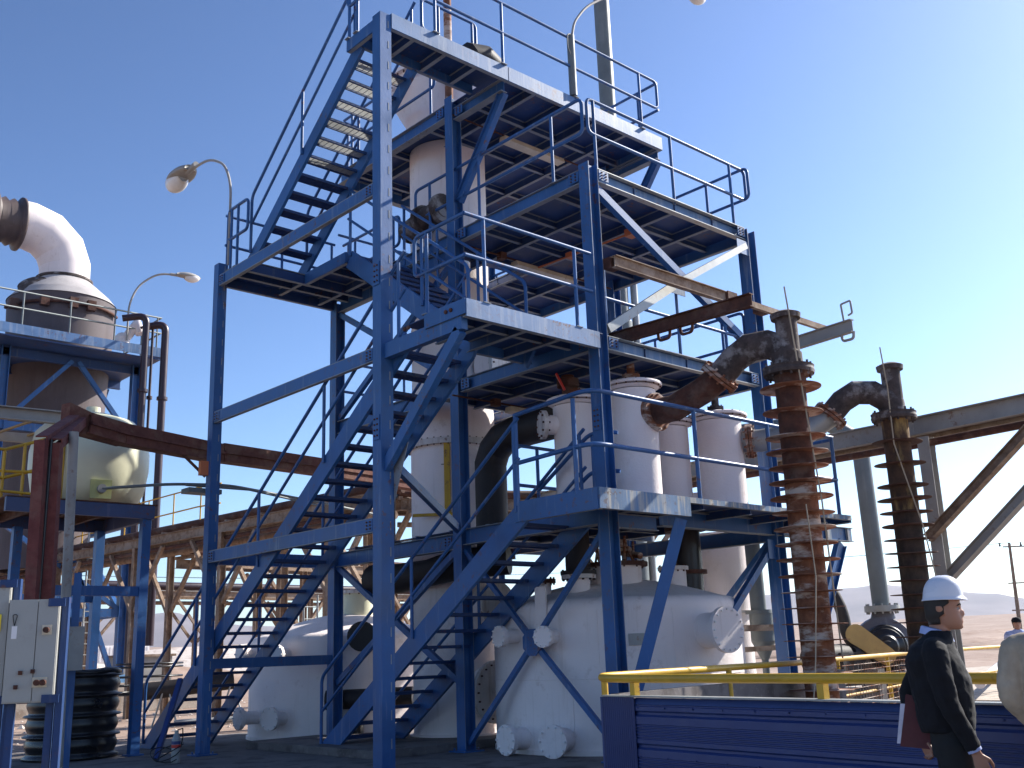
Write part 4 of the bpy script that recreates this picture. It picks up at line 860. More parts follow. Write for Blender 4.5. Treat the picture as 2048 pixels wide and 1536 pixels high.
# rusty cable channel
tray = thing('cable_channel', 'long rust brown cable channel running level behind the left tower column', 'channel', (0, 5.6, 5))
mb = MB()
for p, q in (((-2.2, 4.88, 5.10), (-1.55, 5.08, 5.04)), ((-1.55, 5.08, 5.04), (.48, 5.73, 5.03)), ((.5, 5.735, 5.05), (2.9, 6.3, 5.10)), ((2.9, 6.3, 5.10), (5.8, 7.0, 5.12))):
    mb.chan(p, q, .26, .33, .03, side=1); mb.bar(Vector(p), Vector(q), .05, .05, so=.14)
mb.build('channel_body', M['tray'], tray)
mb = MB(); mb.add([(x, y, z) for x, y, z in ((-2.5, 4.75, 5.38), (-1.5, 5.05, 5.14), (-1.5, 5.05, 4.87), (-2.5, 4.75, 4.95), (-2.56, 4.95, 5.38), (-1.56, 5.25, 5.14), (-1.56, 5.25, 4.87), (-2.56, 4.95, 4.95))], [(0, 1, 2, 3), (7, 6, 5, 4), (0, 4, 5, 1), (1, 5, 6, 2), (2, 6, 7, 3), (3, 7, 4, 0)]); mb.build('end_plate', M['tray'], tray)
mb = MB(); mb.bar((-.35, 5.42, 4.9), (-.02, 5.2, 4.5), .05, .05); mb.bar((.5, 5.7, 4.88), (.42, 5.66, 5.3), .04, .1); mb.build('bracket', M['rust'], tray)
rc2 = thing('cable_riser', 'pair of brick red channels rising and bending over to the cable channel', 'channel', (-3.3, 3, 0))
for k, (dx, dy) in enumerate(((-.12, -.04), (.10, .03))):
    mb = MB(); b0 = Vector((-3.33+dx, 3.0+dy, 0)); mb.chan(b0+Vector((.05, 0, 1.0)), b0+Vector((0, 0, 4.36)), .14, .15, .02, up=(-.6, -.8, 0)); mb.chan(b0+Vector((0, 0, 4.36)), (-2.35+dx*.6, 4.8+dy, 5.12), .15, .14, .02); mb.build('channel_body', M['redch'], rc2)
mb = MB(); mb.tube([(-3.34, 3.04, 1.0), (-3.34, 3.04, 4.4)], .03, 8); mb.tube([(-3.31, 3.0, 1.0), (-3.31, 3.0, 4.4)], .022, 8); mb.build('cable_bundle', M['black'], rc2)
mb = MB(); mb.tube([(-2.80, 3.34, .01), (-2.89, 3.38, 4.62)], .065, 14); mb.lathe((-2.80, 3.34, .01), [(.065, 0), (.14, 0), (.14, .03), (.065, .03)], 18); mb.build('conduit_post', M['grey'], label='plain grey tube post in front of the cream tank', cat='post')
# upper grey walkway beam with ochre struts, yellow rail
gw = thing('overhead_walkway', 'grey walkway beam with ochre struts at the left edge, above the cream tank', 'walkway', (-2.4, 6.9, 5.4))
mb = MB(); mb.chan((-4.6, 7.55, 5.70), (-1.45, 6.56, 5.55), .12, .22, .02, side=-1); mb.build('front_beam', M['grey'], gw)
mb = MB(); mb.chan((-4.6, 8.6, 5.48), (-1.5, 7.6, 5.36), .1, .16, .02); mb.build('rear_beam', M['grey'], gw)
for i in range(5): x = -3.9+i*.52; mb = MB(); mb.bar((x+.1, 7.2-.31*(x+3.4), 5.57), (x-.35, 8.3-.31*(x+3.4), 5.42), .05, .03); mb.build('strut', paint('ochre_strut%d' % i, (.38, .24, .07), streak=.3, rust=.6) if i == 0 else bpy.data.materials['ochre_strut0'], gw)
yl = thing('yellow_guardrail', 'yellow guardrail beside the red channels at the left edge', 'guardrail', (-2.6, 7, 4))
mb = MB()
for z0, z1 in ((5.03, 5.2), (4.55, 4.7)): mb.tube([(-3.4, 6.65, z0-.1), (-2.75, 6.95, z0-.05), (-2.15, 6.85, z1)], .028, 8)
mb.tube([(-3.5, 6.9, 4.62), (-2.75, 6.98, 4.62), (-1.95, 6.72, 4.62)], .024, 8); mb.tube([(-3.5, 6.9, 4.3), (-1.95, 6.72, 4.22)], .024, 8)
for x, y, z in ((-2.75, 6.95, 5.0), (-2.45, 6.9, 5.08), (-2.15, 6.85, 5.2)): mb.tube([(x, y, 4.07), (x, y, z)], .028, 8)
mb.build('rail_tubes', M['yellow'], yl)
# cabinets
def cabinet(cx, cy, z0, z1, wd, dp, label, split=None, sign=False, cap=True):
    t = thing('electrical_cabinet', label, 'cabinet', (cx, cy, 0), 'pale electrical cabinets on blue legs'); f = camdir((cx, cy)); f = Vector((f.x*math.cos(R(-12))-f.y*math.sin(R(-12)), f.x*math.sin(R(-12))+f.y*math.cos(R(-12)), 0)); s = Vector((f.y, -f.x, 0))*-1
    if s.dot(RT) < 0: s = -s
    c = Vector((cx, cy, 0))
    mb = MB(); mb.bar(c+Vector((0, 0, z0)), c+Vector((0, 0, z1)), wd, dp, f); mb.build('cabinet_body', M['cab'], t)
    edges = [-wd/2+.006]+([-wd/2+wd*split-.004, -wd/2+wd*split+.004] if split else [])+[wd/2-.006]
    for i in range(0, len(edges), 2):
        a, b = edges[i], edges[i+1]; mid = c+s*(a+b)/2+f*(dp/2+.008); mb = MB(); mb.bar(mid+Vector((0, 0, z0+.012)), mid+Vector((0, 0, z1-.012)), b-a, .016, f); mb.build('door', M['cab'], t)
    mb = MB()
    for sx in (-1, 1): q = c+s*sx*(wd/2-.05)-f*.05; mb.bar(q, q+Vector((0, 0, z0)), .06, .06, f)
    mb.build('legs', M['blued'], t)  # darker deck blue puts shade on the legs into the colour
    q = c+s*(wd/2+.035)-f*.02; mb = MB(); mb.bar(q+Vector((0, 0, .02)), q+Vector((0, 0, z1+.02)), .055, .10, f)
    for zz in (z0+.03, z1-.03): mb.bar(c+s*wd*.28+f*(dp/2+.02)+Vector((0, 0, zz)), c+s*(wd/2+.05)+f*(dp/2+.02)+Vector((0, 0, zz)), .02, .07)
    mb.build('mounting_frame', M['blued'], t)  # same dark blue, standing in for shade on the posts
    mb = MB(); h = c+f*(dp/2+.03)
    if split:
        for a, zz in ((-.07, z0+.24), (-.10, z0+.12), (.03, z0+.25)): mb.bar(h+s*a+Vector((0, 0, zz)), h+s*a+Vector((0, 0, zz+.035)), .03, .03, f)
        mb.build('latch', M['rust'], t); mb = MB()
        for a, zz, ww_ in ((wd*.29, z0+.58, .08), (wd*.22, z0+.13, .12)): mb.bar(h+s*a-f*.01+Vector((0, 0, zz)), h+s*a-f*.01+Vector((0, 0, zz+.085)), ww_, .02, f)
        mb.build('socket_plate', M['creamf'], t); mb = MB()
        for a, zz in ((wd*.29, z0+.62), (wd*.18, z0+.17), (wd*.30, z0+.17)): p = h+s*a+Vector((0, 0, zz)); mb.tube([p, p+f*.05], .026, 12)
        mb.build('socket', M['rust'], t); mb = MB(); mb.bar(h-s*.15-f*.012+Vector((0, 0, z0+.55)), h-s*.15-f*.012+Vector((0, 0, z0+.66)), .045, .006, f); mb.build('paper_tag', M['whitec'], t)
        mb = MB(); mb.tube(fillet([h-s*.15+Vector((0, 0, z0+.66)), h-s*.17+Vector((0, 0, z0+.76)), h-s*.13+Vector((0, 0, z0+.76)), h-s*.15+Vector((0, 0, z0+.66))], .02, 3), .004, 5); mb.build('tag_wire', M['black'], t)
    if sign:
        q = h+s*(wd/2-.10)+Vector((0, 0, z0+.62)); mb = MB(); mb.bar(q, q+Vector((0, 0, .15)), .09, .006, f); ts = mb.build('warning_sign', paint('sign_yellow', (.8, .68, .05), streak=0, rust=.1, bstr=0), t)
        mb = MB(); tri = [q+f*.006+s*a+Vector((0, 0, b)) for a, b in ((-.032, .045), (.032, .045), (0, .12))]
        mb.tube(tri, .003, 4, closed=True); mb.tube([q+f*.006+s*.006+Vector((0, 0, .105)), q+f*.006-s*.006+Vector((0, 0, .08)), q+f*.006+s*.006+Vector((0, 0, .08)), q+f*.006+Vector((0, 0, .055))], .003, 4); mb.tube([q+f*.006-s*.03+Vector((0, 0, .022)), q+f*.006+s*.03+Vector((0, 0, .022))], .003, 4); mb.build('warning_symbol', M['black'], ts)
    return t
cabinet(-4.72, -1.28, 1.13, 2.02, .42, .2, 'pale two-door cabinet with rusty latches and sockets, right of the other', split=.58)
cabinet(-5.06, -.98, 1.13, 2.20, .42, .2, 'taller pale cabinet with a yellow warning sign at the left edge', sign=True)
gb = thing('switch_box', 'small grey box on a blue post in front of the black ribbed tank', 'box', (-2.55, 3.6, 0))
mb = MB(); mb.bar((-2.62, 3.55, 1.38), (-2.62, 3.55, 1.96), .24, .14, camdir((-2.6, 3.5))); mb.build('box_body', M['grey'], gb); mb = MB(); mb.bar((-2.56, 3.75, .01), (-2.56, 3.75, 2.7), .1, .1, camdir((-2.6, 3.5))); mb.build('post', M['blue'], gb)
# black ribbed tank
bt = thing('ribbed_drum', 'black glossy ribbed plastic drum standing under the cream tank stand', 'drum', (-1.1, 7.0, 0))
pr = [(.86, 0), (.88, .03)]
for i in range(4):
    z = .05+i*.36; pr += [(.80, z+.02), (.79, z+.06), (.83, z+.14), (.84, z+.2), (.81, z+.28), (.80, z+.32), (.88, z+.335), (.89, z+.355), (.86, z+.372)]
pr += [(.80, 1.5), (.6, 1.54), (0, 1.55)]
mb = MB(); mb.lathe((-1.42, 6.72, .02), [(a*.84, b*.86) for a, b in pr], 48, sharp=False); mb.build('drum_body', M['black'], bt)
mb = MB(); mb.tube([(-1.42+.68*math.cos(a*.2), 6.72+.68*math.sin(a*.2), 1.35+.02*math.sin(a)) for a in range(32)], .045, 8); mb.build('rim_hose', M['black'], bt)
# bottle and cable near the tower foot
bo = thing('sprayer_bottle', 'grey steel bottle with blue and red bands beside the left tower column', 'bottle', (-.84, 4.1, 0))
mb = MB(); mb.lathe((-.84, 4.1, .0), [(.06, .005), (.065, .03), (.065, .34), (.045, .39), (.03, .42), (.03, .46), (0, .47)], 20); mb.build('bottle_body', M['galv'], bo)
mb = MB(); mb.lathe((-.84, 4.1, .0), [(.066, .22), (.067, .23), (.067, .26), (.066, .265)], 20); mb.build('red_band', M['red'], bo); mb = MB(); mb.lathe((-.84, 4.1, .0), [(.066, .27), (.067, .275), (.067, .31), (.066, .315)], 20); mb.build('blue_band', M['wallb'], bo)
cb = MB()
for k in range(3): cb.tube([(-1.0+.05*k+.2*math.cos(a*.5+k), 4.15+.16*math.sin(a*.5+k), .03+.10*(1+math.sin(a*.5+k*2))+.02*k) for a in range(14)], .008, 5)
cb.tube([(-.7, 4.3, .02), (-.62, 4.35, .35), (-.7, 4.2, .48), (-.82, 4.1, .47)], .009, 6); cb.build('cable_coil', M['black'], label='tangled black cable lying round the banded bottle', cat='cable')
mb = MB(); mb.bar((-.42, 4.95, 1.18), (-1.03, 4.35, .06), .07, .07); mb.build('leaning_strut', M['wallb'], label='bright blue strut leaning under the lower stair flight', cat='strut')
mb = MB(); mb.tube([(.1, -1.55, .05), (.32, -1.5, .07)], .03, 12); mb.build('pipe_stub', M['galv'], label='short silver pipe stub on the ground at the bottom edge', cat='pipe')

# =================================================================== FAR LEFT PLANT
ft = thing('blue_support_frame', 'tall blue steel frame round the conical vessel at far left', 'steel frame', (5, 23, 0))
zt = 11.9
for x, y in ((5.85, 23.0), (1.6, 23.0), (5.85, 27.4), (1.6, 27.4), (-2.6, 23.0)):
    mb = MB(); mb.hbeam((x, y, .8), (x, y, zt-.4), .26, .26, .02, (1, 0, 0)); mb.build('column', M['blue'], ft)
mb = MB(); mb.box(-6, 6.21, 21.85, 28.2, zt-.42, zt-.38); dk = mb.build('platform', M['blued'], ft)
mb = MB(); mb.bar((-6, 21.83, zt-.16), (6.25, 21.83, zt-.16), .03, .32); mb.build('fascia', M['bluef'], dk); mb = MB(); mb.bar((6.23, 21.85, zt-.2), (6.23, 28.2, zt-.2), .03, .42); mb.build('fascia', M['blue'], dk)
for y in (23.0, 25.2, 27.4): mb = MB(); mb.hbeam((-6, y, zt-.6), (6.2, y, zt-.6), .15, .3, .02); mb.build('joist', M['blued'], dk)
for a, b in (((5.75, 23, 9.0), (3.9, 23, 11.3)), ((1.7, 23, 9.0), (3.7, 23, 11.3)), ((1.5, 23, 9.0), (-.4, 23, 11.3)), ((5.85, 27.3, 9.0), (5.85, 25.5, 11.2)), ((5.75, 23, 3.2), (1.7, 23, 6.0)), ((5.85, 23.2, 3.2), (5.85, 27.2, 6.0)), ((5.75, 23, .9), (4.0, 23, 5.2)), ((1.7, 23, 2.8), (3.6, 23, .9))):
    mb = MB(); mb.bar(a, b, .14, .14); mb.build('brace', M['blue'], ft)
for z in (8.9, 6.0, 3.1):
    for p, q in (((1.6, 23), (5.85, 23)), ((5.85, 23.1), (5.85, 27.3)), ((1.6, 27.4), (5.85, 27.4)), ((-2.6, 23), (1.5, 23))): mb = MB(); mb.bar((*p, z), (*q, z), .16, .26); mb.build('beam', M['blue'], ft)
mb = MB(); P1 = (-6, 21.9); P2 = (6.2, 21.9)
for dz in (1.1, .55): mb.tube([(-6, 21.9, zt+dz), (6.2, 21.9, zt+dz), (6.2, 28.1, zt+dz)], .03, 8)
for i in range(9): x = -5.6+i*1.46; mb.tube([(x, 21.9, zt-.1), (x, 21.9, zt+1.1)], .03, 8)
for y in (23.5, 25, 26.5): mb.tube([(6.2, y, zt-.1), (6.2, y, zt+1.1)], .03, 8)
mb.build('guardrail', M['pipeg'], ft)
mb = MB(); mb.box(5.5, 6.5, 22.6, 23.4, 0, .75); mb.build('footing', M['concl'], ft)
mb = MB(); mb.box(5.6, 6.2, 22.75, 23.25, .75, 1.15); mb.build('base_plate', M['teal'], ft)
cv = thing('conical_vessel', 'huge grey conical vessel with a white bent duct on top at far left', 'vessel', (4.2, 25.5, 0))
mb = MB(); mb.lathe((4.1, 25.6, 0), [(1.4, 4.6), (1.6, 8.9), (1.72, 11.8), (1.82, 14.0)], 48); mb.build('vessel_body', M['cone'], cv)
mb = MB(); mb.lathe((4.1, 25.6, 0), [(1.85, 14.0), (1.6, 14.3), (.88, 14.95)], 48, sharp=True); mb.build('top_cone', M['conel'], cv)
mb = MB(); mb.lathe((4.1, 25.6, 14.95), [(.80, -.04), (.97, -.03), (.97, .05), (.80, .06)], 40); mb.build('duct_flange', M['char'], cv)
mb = MB(); mb.tube([(4.1, 25.6, 14.98), (4.08, 25.6, 15.55), (3.85, 25.6, 16.15), (3.35, 25.62, 16.62), (2.75, 25.65, 16.8), (2.5, 25.66, 16.8)], .86, 28, sharp=True); mb.build('bend_duct', M['white'], cv)
mb = MB(); mb.tube([(1.2, 25.7, 16.78), (-2.5, 25.8, 16.7)], .88, 28); mb.build('straight_duct', M['whitec'], cv)
mb = MB(); mb.lathe((1.95, 25.68, 16.79), [(.86, -.55), (.97, -.5), (.97, -.42), (.86, -.38), (.76, -.3), (.86, -.15), (.74, 0), (.86, .15), (.76, .3), (.86, .38), (.97, .42), (.97, .5), (.86, .55)], 36, (1, 0, .0), sharp=False); mb.build('bellows', paint('brown_bellows', (.09, .065, .06), fade=(.25, .2, .2), streak=.4, rust=.3), cv)
mb = MB(); mb.lathe((2.9, 25.0, 14.3), [(0, .2), (.5, .18), (.52, 0), (.45, -.05)], 20, (-.5, -.5, .6)); mb.build('hatch', M['char'], cv)
mb = MB(); mb.tube([(4.1+1.9*math.cos(R(a)), 25.6+1.9*math.sin(R(a)), 13.6) for a in range(180, 330, 12)], .06, 8)
for a in (200, 235, 262, 280): p = Vector((4.1+1.95*math.cos(R(a)), 25.6+1.95*math.sin(R(a)), 13.55)); mb.box(p.x-.14, p.x+.14, p.y-.1, p.y+.1, p.z-.15, p.z+.2)
mb.build('spray_ring', M['rust'], cv)
def plum(x, y, r, z0, z1, dx, label):
    t = MB(); t.tube(fillet([(x, y, z0), (x, y, z1), (x+dx, y+.3, z1-.15)], .3, 5), r, 14)
    for z in (z1-2.6,): t.lathe((x, y, z), [(r, -.05), (r+.05, -.05), (r+.05, .05), (r, .05)], 16)
    t.build('riser_pipe', M['purple'], label=label, cat='pipe', group='plum coloured riser pipes at the far blue frame')
plum(5.40, 21.2, .115, 1.5, 12.75, -.7, 'plum riser pipe, left of the pair by the far blue frame')
plum(6.03, 21.1, .125, 2.0, 12.55, -.6, 'thicker plum riser pipe, right of the pair by the far blue frame')
plum(5.72, 21.4, .045, 1.5, 12.6, -.3, 'thin dark riser pipe between the two plum pipes')
hv = thing('white_drum', 'white lumpy drum and valves on the far platform beside the plum pipes', 'drum', (5.2, 22.3, zt))
mb = MB(); mb.lathe((5.0, 22.2, zt-.1), [(.2, 0), (.26, .1), (.26, .35), (.12, .5), (0, .55)], 20); mb.tube([(5.1, 22.1, zt+.25), (5.4, 22.0, zt+.75), (5.5, 21.9, zt+.4)], .16, 12); mb.build('drum_body', M['white'], hv)
lamp([(5.05, 21.9, 12.0), (5.05, 21.9, 13.3), (5.3, 21.8, 14.0), (5.9, 21.6, 14.5), (6.6, 21.4, 14.5)], (1, -.2, 0), 'small lamp on a curved arm at the far left platform', s=1.15, r=.035)
# far racks
def rack(name, label, p, q, z, w, pipes, legs, mat='rackm', legz=0, xleg=True, grp='overhead pipe racks'):
    p, q = Vector((*p, z)), Vector((*q, z)); d = (q-p).normalized(); s = Vector((-d.y, d.x, 0)); t = thing(name, label, 'pipe rack', (p.x, p.y, 0), grp)
    for o in (-w/2, w/2): mb = MB(); mb.hbeam(p+s*o, q+s*o, .14, .26, .016); mb.build('main_beam', M[mat], t)
    L = (q-p).length; k = 0
    while k < L: c = p+d*k; mb = MB(); mb.bar(c-s*w/2+Vector((0, 0, .15)), c+s*w/2+Vector((0, 0, .15)), .09, .09); mb.build('cross_beam', M[mat], t); k += 1.6
    for o, dz, r, mm in pipes: mb = MB(); mb.tube([p+s*o+Vector((0, 0, dz)), q+s*o+Vector((0, 0, dz))], r, 12); mb.build('pipe', M[mm], t)
    for k in legs:
        for o in (-w/2, w/2):
            c = p+d*k+s*o; c.z = 0; mb = MB(); mb.hbeam(c+Vector((0, 0, legz)), c+Vector((0, 0, z-.13)), .17, .17, .014, (1, 0, 0)); mb.build('leg', M[mat], t)
            if xleg:
                for sg in (-1, 1): mb = MB(); mb.bar(c+d*sg*.1+Vector((0, 0, z-1.9)), c+d*sg*1.5+Vector((0, 0, z-.2)), .1, .1); mb.build('brace', M[mat], t)
    return t
rack('pipe_rack', 'long rusty pipe bridge running from the far left to behind the tower', (3.6, 31), (5.6, 7.6), 4.78, 1.1, [(-.3, .3, .09, 'rust'), (0, .32, .12, 'rustb'), (.35, .28, .07, 'rust'), (.1, -.3, .1, 'rackm'), (-.45, -.25, .06, 'rust'), (.45, .55, .05, 'purple')], (3, 8, 13, 17.5, 22))
rack('pipe_rack', 'lower dusty pipe bridge crossing far behind the stairs', (6.5, 30.5), (27, 31.5), 4.2, 1.2, [(-.3, .35, .16, 'purple'), (.2, .3, .1, 'rustb'), (.4, -.3, .08, 'rackm')], (1, 6, 11, 17))
rack('pipe_rack', 'second dusty pipe bridge joining the first at a right angle', (5.2, 17), (16, 19), 4.2, .9, [(-.2, .3, .08, 'rust'), (.2, .3, .1, 'rackm')], (4, 9))
rack('pipe_rack', 'short rusty pipe bridge seen between the white platform vessels', (6.2, 8.2), (12.5, 5.2), 4.75, .9, [(-.25, .28, .09, 'rust'), (.1, .3, .14, 'blackm'), (.35, .28, .07, 'rustb'), (0, -.4, .06, 'rackm')], (5.5,))
yf = MB()
for dz in (1.1, .55): yf.tube([(4.6, 27, 5.1+dz), (5.0, 16, 5.1+dz), (5.2, 15.0, 5.1+dz)], .022, 8)
for i in range(8): y = 27-i*1.6; yf.tube([(4.6+.036*(27-y), y, 5.0), (4.6+.036*(27-y), y, 6.2)], .022, 8)
yf.build('yellow_guardrail', M['yellow'], label='yellow guardrail along the long rusty pipe bridge', cat='guardrail')
# posts behind stairs
for i, (x, y, m_) in enumerate(((6.0, 13.0, 'rackm'), (6.9, 12.2, 'rackm'), (4.8, 9.6, 'rust'))):
    mb = MB(); mb.hbeam((x, y, 0), (x, y, 4.6 if i < 2 else 1.9), .22, .22, .016, (1, 0, 0)); mb.build('rack_post', M[m_], label=['dusty steel post behind the lower stair, left of two', 'dusty steel post behind the lower stair, right of two', 'short rust red post beside the left rear tank'][i], cat='post')
cg = thing('caged_ladder', 'pale steel ladder standing behind the lower stair', 'ladder', (6.2, 12.4, 0))
mb = MB()
for dx in (-.2, .2): mb.tube([(6.25+dx, 12.0, 0), (6.25+dx, 12.0, 3.0)], .025, 8)
mb.build('rail_pair', M['galv'], cg)
for i in range(9): mb = MB(); mb.tube([(6.05, 12.0, .3+i*.3), (6.45, 12.0, .3+i*.3)], .016, 6); mb.build('rung', M['galv'], cg)
# ladder left
lg = thing('caged_ladder', 'thin grey ladder at the foot of the far blue frame', 'ladder', (4.6, 22.3, 0))
mb = MB()
for dx in (-.22, .22): mb.tube([(4.6+dx, 22.3, .5), (4.6+dx, 22.3, 6)], .03, 8)
mb.build('rail_pair', M['galv'], lg)
for i in range(16): mb = MB(); mb.tube([(4.38, 22.3, .8+i*.33), (4.82, 22.3, .8+i*.33)], .018, 6); mb.build('rung', M['galv'], lg)
bp_ = thing('trestle_pipe', 'thick dark pipe lying on thin trestles behind the lower stair', 'pipe', (3.4, 13.2, 0))
mb = MB(); mb.tube([(2.4, 13.7, .78), (4.6, 12.8, .98)], .2, 20); mb.build('pipe_body', M['blackm'], bp_)
for x, y in ((3.1, 13.25), (4.5, 12.65)):
    for k in (-1, 1): mb = MB(); mb.tube([(x+k*.06, y, .85), (x+k*.22, y-.2*k, 0)], .022, 6); mb.build('trestle_leg', M['galv'], bp_)
for i in range(5):
    x, y = 3.0+i*1.1+random.uniform(-.2, .2), 11.2+random.uniform(-.8, 1.6)
    mb = MB(); mb.tube([(x, y, .1+.03*i), (x+2.6, y-.9+random.uniform(-.3, .3), .12)], .07+.02*(i % 3), 12); mb.build('scrap_pipe', M[('galv', 'rustb', 'galv', 'rust', 'rackm')[i]], label=['silver scrap pipe lying on the dirt behind the stair foot', 'flaking rusty scrap pipe on the dirt behind the stair foot', 'wide silver scrap pipe on the dirt, farther right', 'deep red scrap pipe on the dirt beside the left rear tank', 'dusty tan scrap pipe on the dirt beside the left rear tank'][i], cat='pipe')
hc = MB()
for k in range(6): hc.tube([(4.3+.9*math.cos(a*.45), 17+.6*math.sin(a*.45), .9+k*.05+.5*math.sin(k)) for a in range(15)], .03, 6)
hc.build('hose_heap', M['black'], label='heap of dark coiled hose beyond the trestle pipe', cat='hose')
# low masonry, containers, bank, mounds
lw = MB(); lw.box(2.0, 9, 22.4, 22.9, 0, .9); lw.build('low_wall', M['concl'], label='low pale block wall at the foot of the far blue frame', cat='wall')
gbx = thing('grey_tank_box', 'plain grey steel box beyond the trestle pipe', 'box', (6.3, 25, 0)); mb = MB(); mb.box(6.6, 8.4, 24.6, 26, 0, 1.7); mb.build('box_body', M['grey'], gbx); mb = MB(); mb.box(6.5, 8.5, 24.5, 26.1, 1.7, 1.78); mb.build('box_lid', M['rackm'], gbx)
cn = thing('shipping_container', 'pale ribbed container far off below the mountain', 'container', (45, 117, 1.2))
mb = MB(); mb.box(37, 48, 118, 120.5, 1.0, 3.9); 
for i in range(26): x = 37.2+i*.42; mb.box(x, x+.2, 117.93, 118.0, 1.2, 3.7)
mb.build('container_body', M['whitec'], cn)
cn2 = thing('site_cabin', 'small pale cabin far off, left of the ribbed container', 'cabin', (30, 118, 1.2))
mb = MB(); mb.box(29, 34.5, 118, 121, 1.0, 3.7); mb.build('cabin_body', M['whitec'], cn2); mb = MB(); mb.box(30, 31, 117.97, 118.0, 2.2, 3.1); mb.build('window', M['black'], cn2)
def mound(x, y, rx, ry, h, seed, label=None, mat='dirtpale', name='spoil_bank'):
    mb = MB(); n = 40; rings = 9; vs = [(x, y, h*.98)]
    for i in range(1, rings+1):
        f = i/rings
        for j in range(n):
            a = 2*math.pi*j/n; k = 1+.35*nz.noise(Vector((math.cos(a)*1.7+seed, math.sin(a)*1.7, f*2)))
            zz = h*(math.cos(f*math.pi/2)**.9)*(1+.3*nz.noise(Vector((math.cos(a)*3*f+seed, math.sin(a)*3*f, 2.2)))); vs.append((x+rx*f*k*math.cos(a), y+ry*f*k*math.sin(a), zz-.05 if i < rings else -1.))
    fs = [(0, 1+j, 1+(j+1) % n) for j in range(n)]
    for i in range(rings-1):
        for j in range(n): a = 1+i*n; b = a+n; fs.append((a+j, b+j, b+(j+1) % n, a+(j+1) % n))
    mb.add(vs, fs, 0, True)
    mb.build(name, M[mat], kind='structure')
mound(48, 88, 26, 9, 3.2, 1); mound(18, 84, 18, 7, 2.6, 5); mound(74, 80, 20, 9, 2.6, 9); mound(20, 50, 9, 4, 1.3, 12, mat='ground')
for i, (x, y, rx, ry, h) in enumerate(((95, 28, 16, 7, 3.6), (80, 40, 12, 8, 3.0), (112, 14, 20, 8, 4.6), (130, 45, 30, 10, 5.2), (70, 12, 9, 6, 2.0), (85, 2, 14, 6, 3.0))): mound(x, y, rx*1.3, ry, h*.42, 20+i*3, mat='ground')
# power poles
pp = thing('power_pole', 'distant leaning power pole with two crossarms at the right edge', 'power pole', (93.8, 30.5, 1))
mb = MB(); mb.tube([(93.8, 30.6, .5), (93.85, 30.4, 9.8)], [.2, .13], 10); mb.build('pole', M['rackm'], pp)
for z, l in ((9.5, 1.5), (6.1, 4.0), (3.6, 3.6)):
    mb = MB(); a = Vector((93.8, 30.5, z)); mb.bar(a-Vector((.4, -.36, 0))*1.0, a+Vector((.736, -.677, 0))*l, .12, .12); mb.build('crossarm', M['rackm'], pp)
mb = MB()
for z, o in ((9.5, -.8), (9.5, .1), (9.5, 1.2), (6.1, 1.2), (6.1, 2.6)): p = Vector((93.8, 30.5, z))+Vector((.736, -.677, 0))*o; mb.lathe(p, [(0, .0), (.12, .1), (.06, .25), (.12, .35), (0, .42)] if z > 8 else [(0, 0), (.12, -.1), (.06, -.3), (.14, -.45), (0, -.5)], 8)
mb.build('insulator', M['black'], pp)
mb = MB(); mb.lathe((95.6, 28.8, 3.75), [(.0, 0), (.75, .05), (.8, .3), (.8, 1.3), (.7, 1.5), (0, 1.55)], 16); mb.build('transformer', M['grey'], pp)
wires = MB()
for o in (0, .9): wires.tube([(93.8-(70+0)*i/10+.736*o, 30.5+60*i/10-.677*o, 9.9-(10-i)*i*.06) for i in range(11)], .015, 4)
wires.build('power_line', M['black'], label='thin power lines running from the distant pole', cat='power line')

# loose stones on the dirt
mb = MB(); rnd = random.Random(5)
for i in range(900):
    x = rnd.uniform(-3, 20); y = rnd.uniform(9.5, 26); q = rnd.uniform(.015, .07)*(1+(rnd.random() < .05)*1.6)
    vs = [(x+q*dx*rnd.uniform(.7, 1.2), y+q*dy*rnd.uniform(.7, 1.2), plain_h(0)+max(-.01, q*.6*dz)+.01+(nz.noise(Vector((x*.09, y*.09, 0)))*.5+nz.noise(Vector((x*.4, y*.4, 3)))*.12)*min(1, max(0, math.hypot(x-3, y-2)-16)/20)) for dx, dy, dz in ((1, 0, 0), (0, 1, 0), (-1, 0, 0), (0, -1, 0), (.2, .1, 1))]
    mb.add(vs, [(0, 1, 4), (1, 2, 4), (2, 3, 4), (3, 0, 4)])
mb.build('gravel', M['dirtpale'], label='loose stones scattered on the dirt behind the tower', cat='gravel', kind='stuff')

# =================================================================== PEOPLE
skin, ns, ls, bs_ = newmat('skin'); bs_.inputs['Base Color'].default_value = (.40, .20, .13, 1); bs_.inputs['Roughness'].default_value = .5
bs_.inputs['Subsurface Weight'].default_value = .08; bs_.inputs['Subsurface Radius'].default_value = (.02, .01, .005)
def cloth(name, c, rough=.9):
    m, n, l, b = newmat(name); nn = noise(n, l, 9, 5, .6); l.new(mix(n, l, ramp(n, l, nn, .3, .7), tuple(x*.8 for x in c), tuple(min(1, x*1.2) for x in c)), b.inputs['Base Color']); b.inputs['Roughness'].default_value = rough; bump(n, l, b, noise(n, l, 60, 4, .6), .3, .004); return m
M['navy'] = cloth('navy_knit', (.0022, .0026, .0055)); M['trous'] = cloth('dark_trousers', (.011, .012, .013)); M['shirt'] = cloth('pale_blue_shirt', (.38, .44, .68)); M['khaki'] = cloth('beige_jacket', (.40, .325, .235)); M['hair'] = cloth('dark_hair', (.012, .008, .006), .6)
M['shoe'] = cloth('black_shoe', (.012, .01, .01), .4); M['hat'] = paint('white_helmet', (.68, .70, .76), fade=(.5, .5, .5), streak=.1, rust=.05, rough=.28, var=.03, bstr=0); M['folder'] = cloth('maroon_folder', (.10, .008, .016), .5); M['paper'] = cloth('white_paper', (.72, .70, .80), .8)
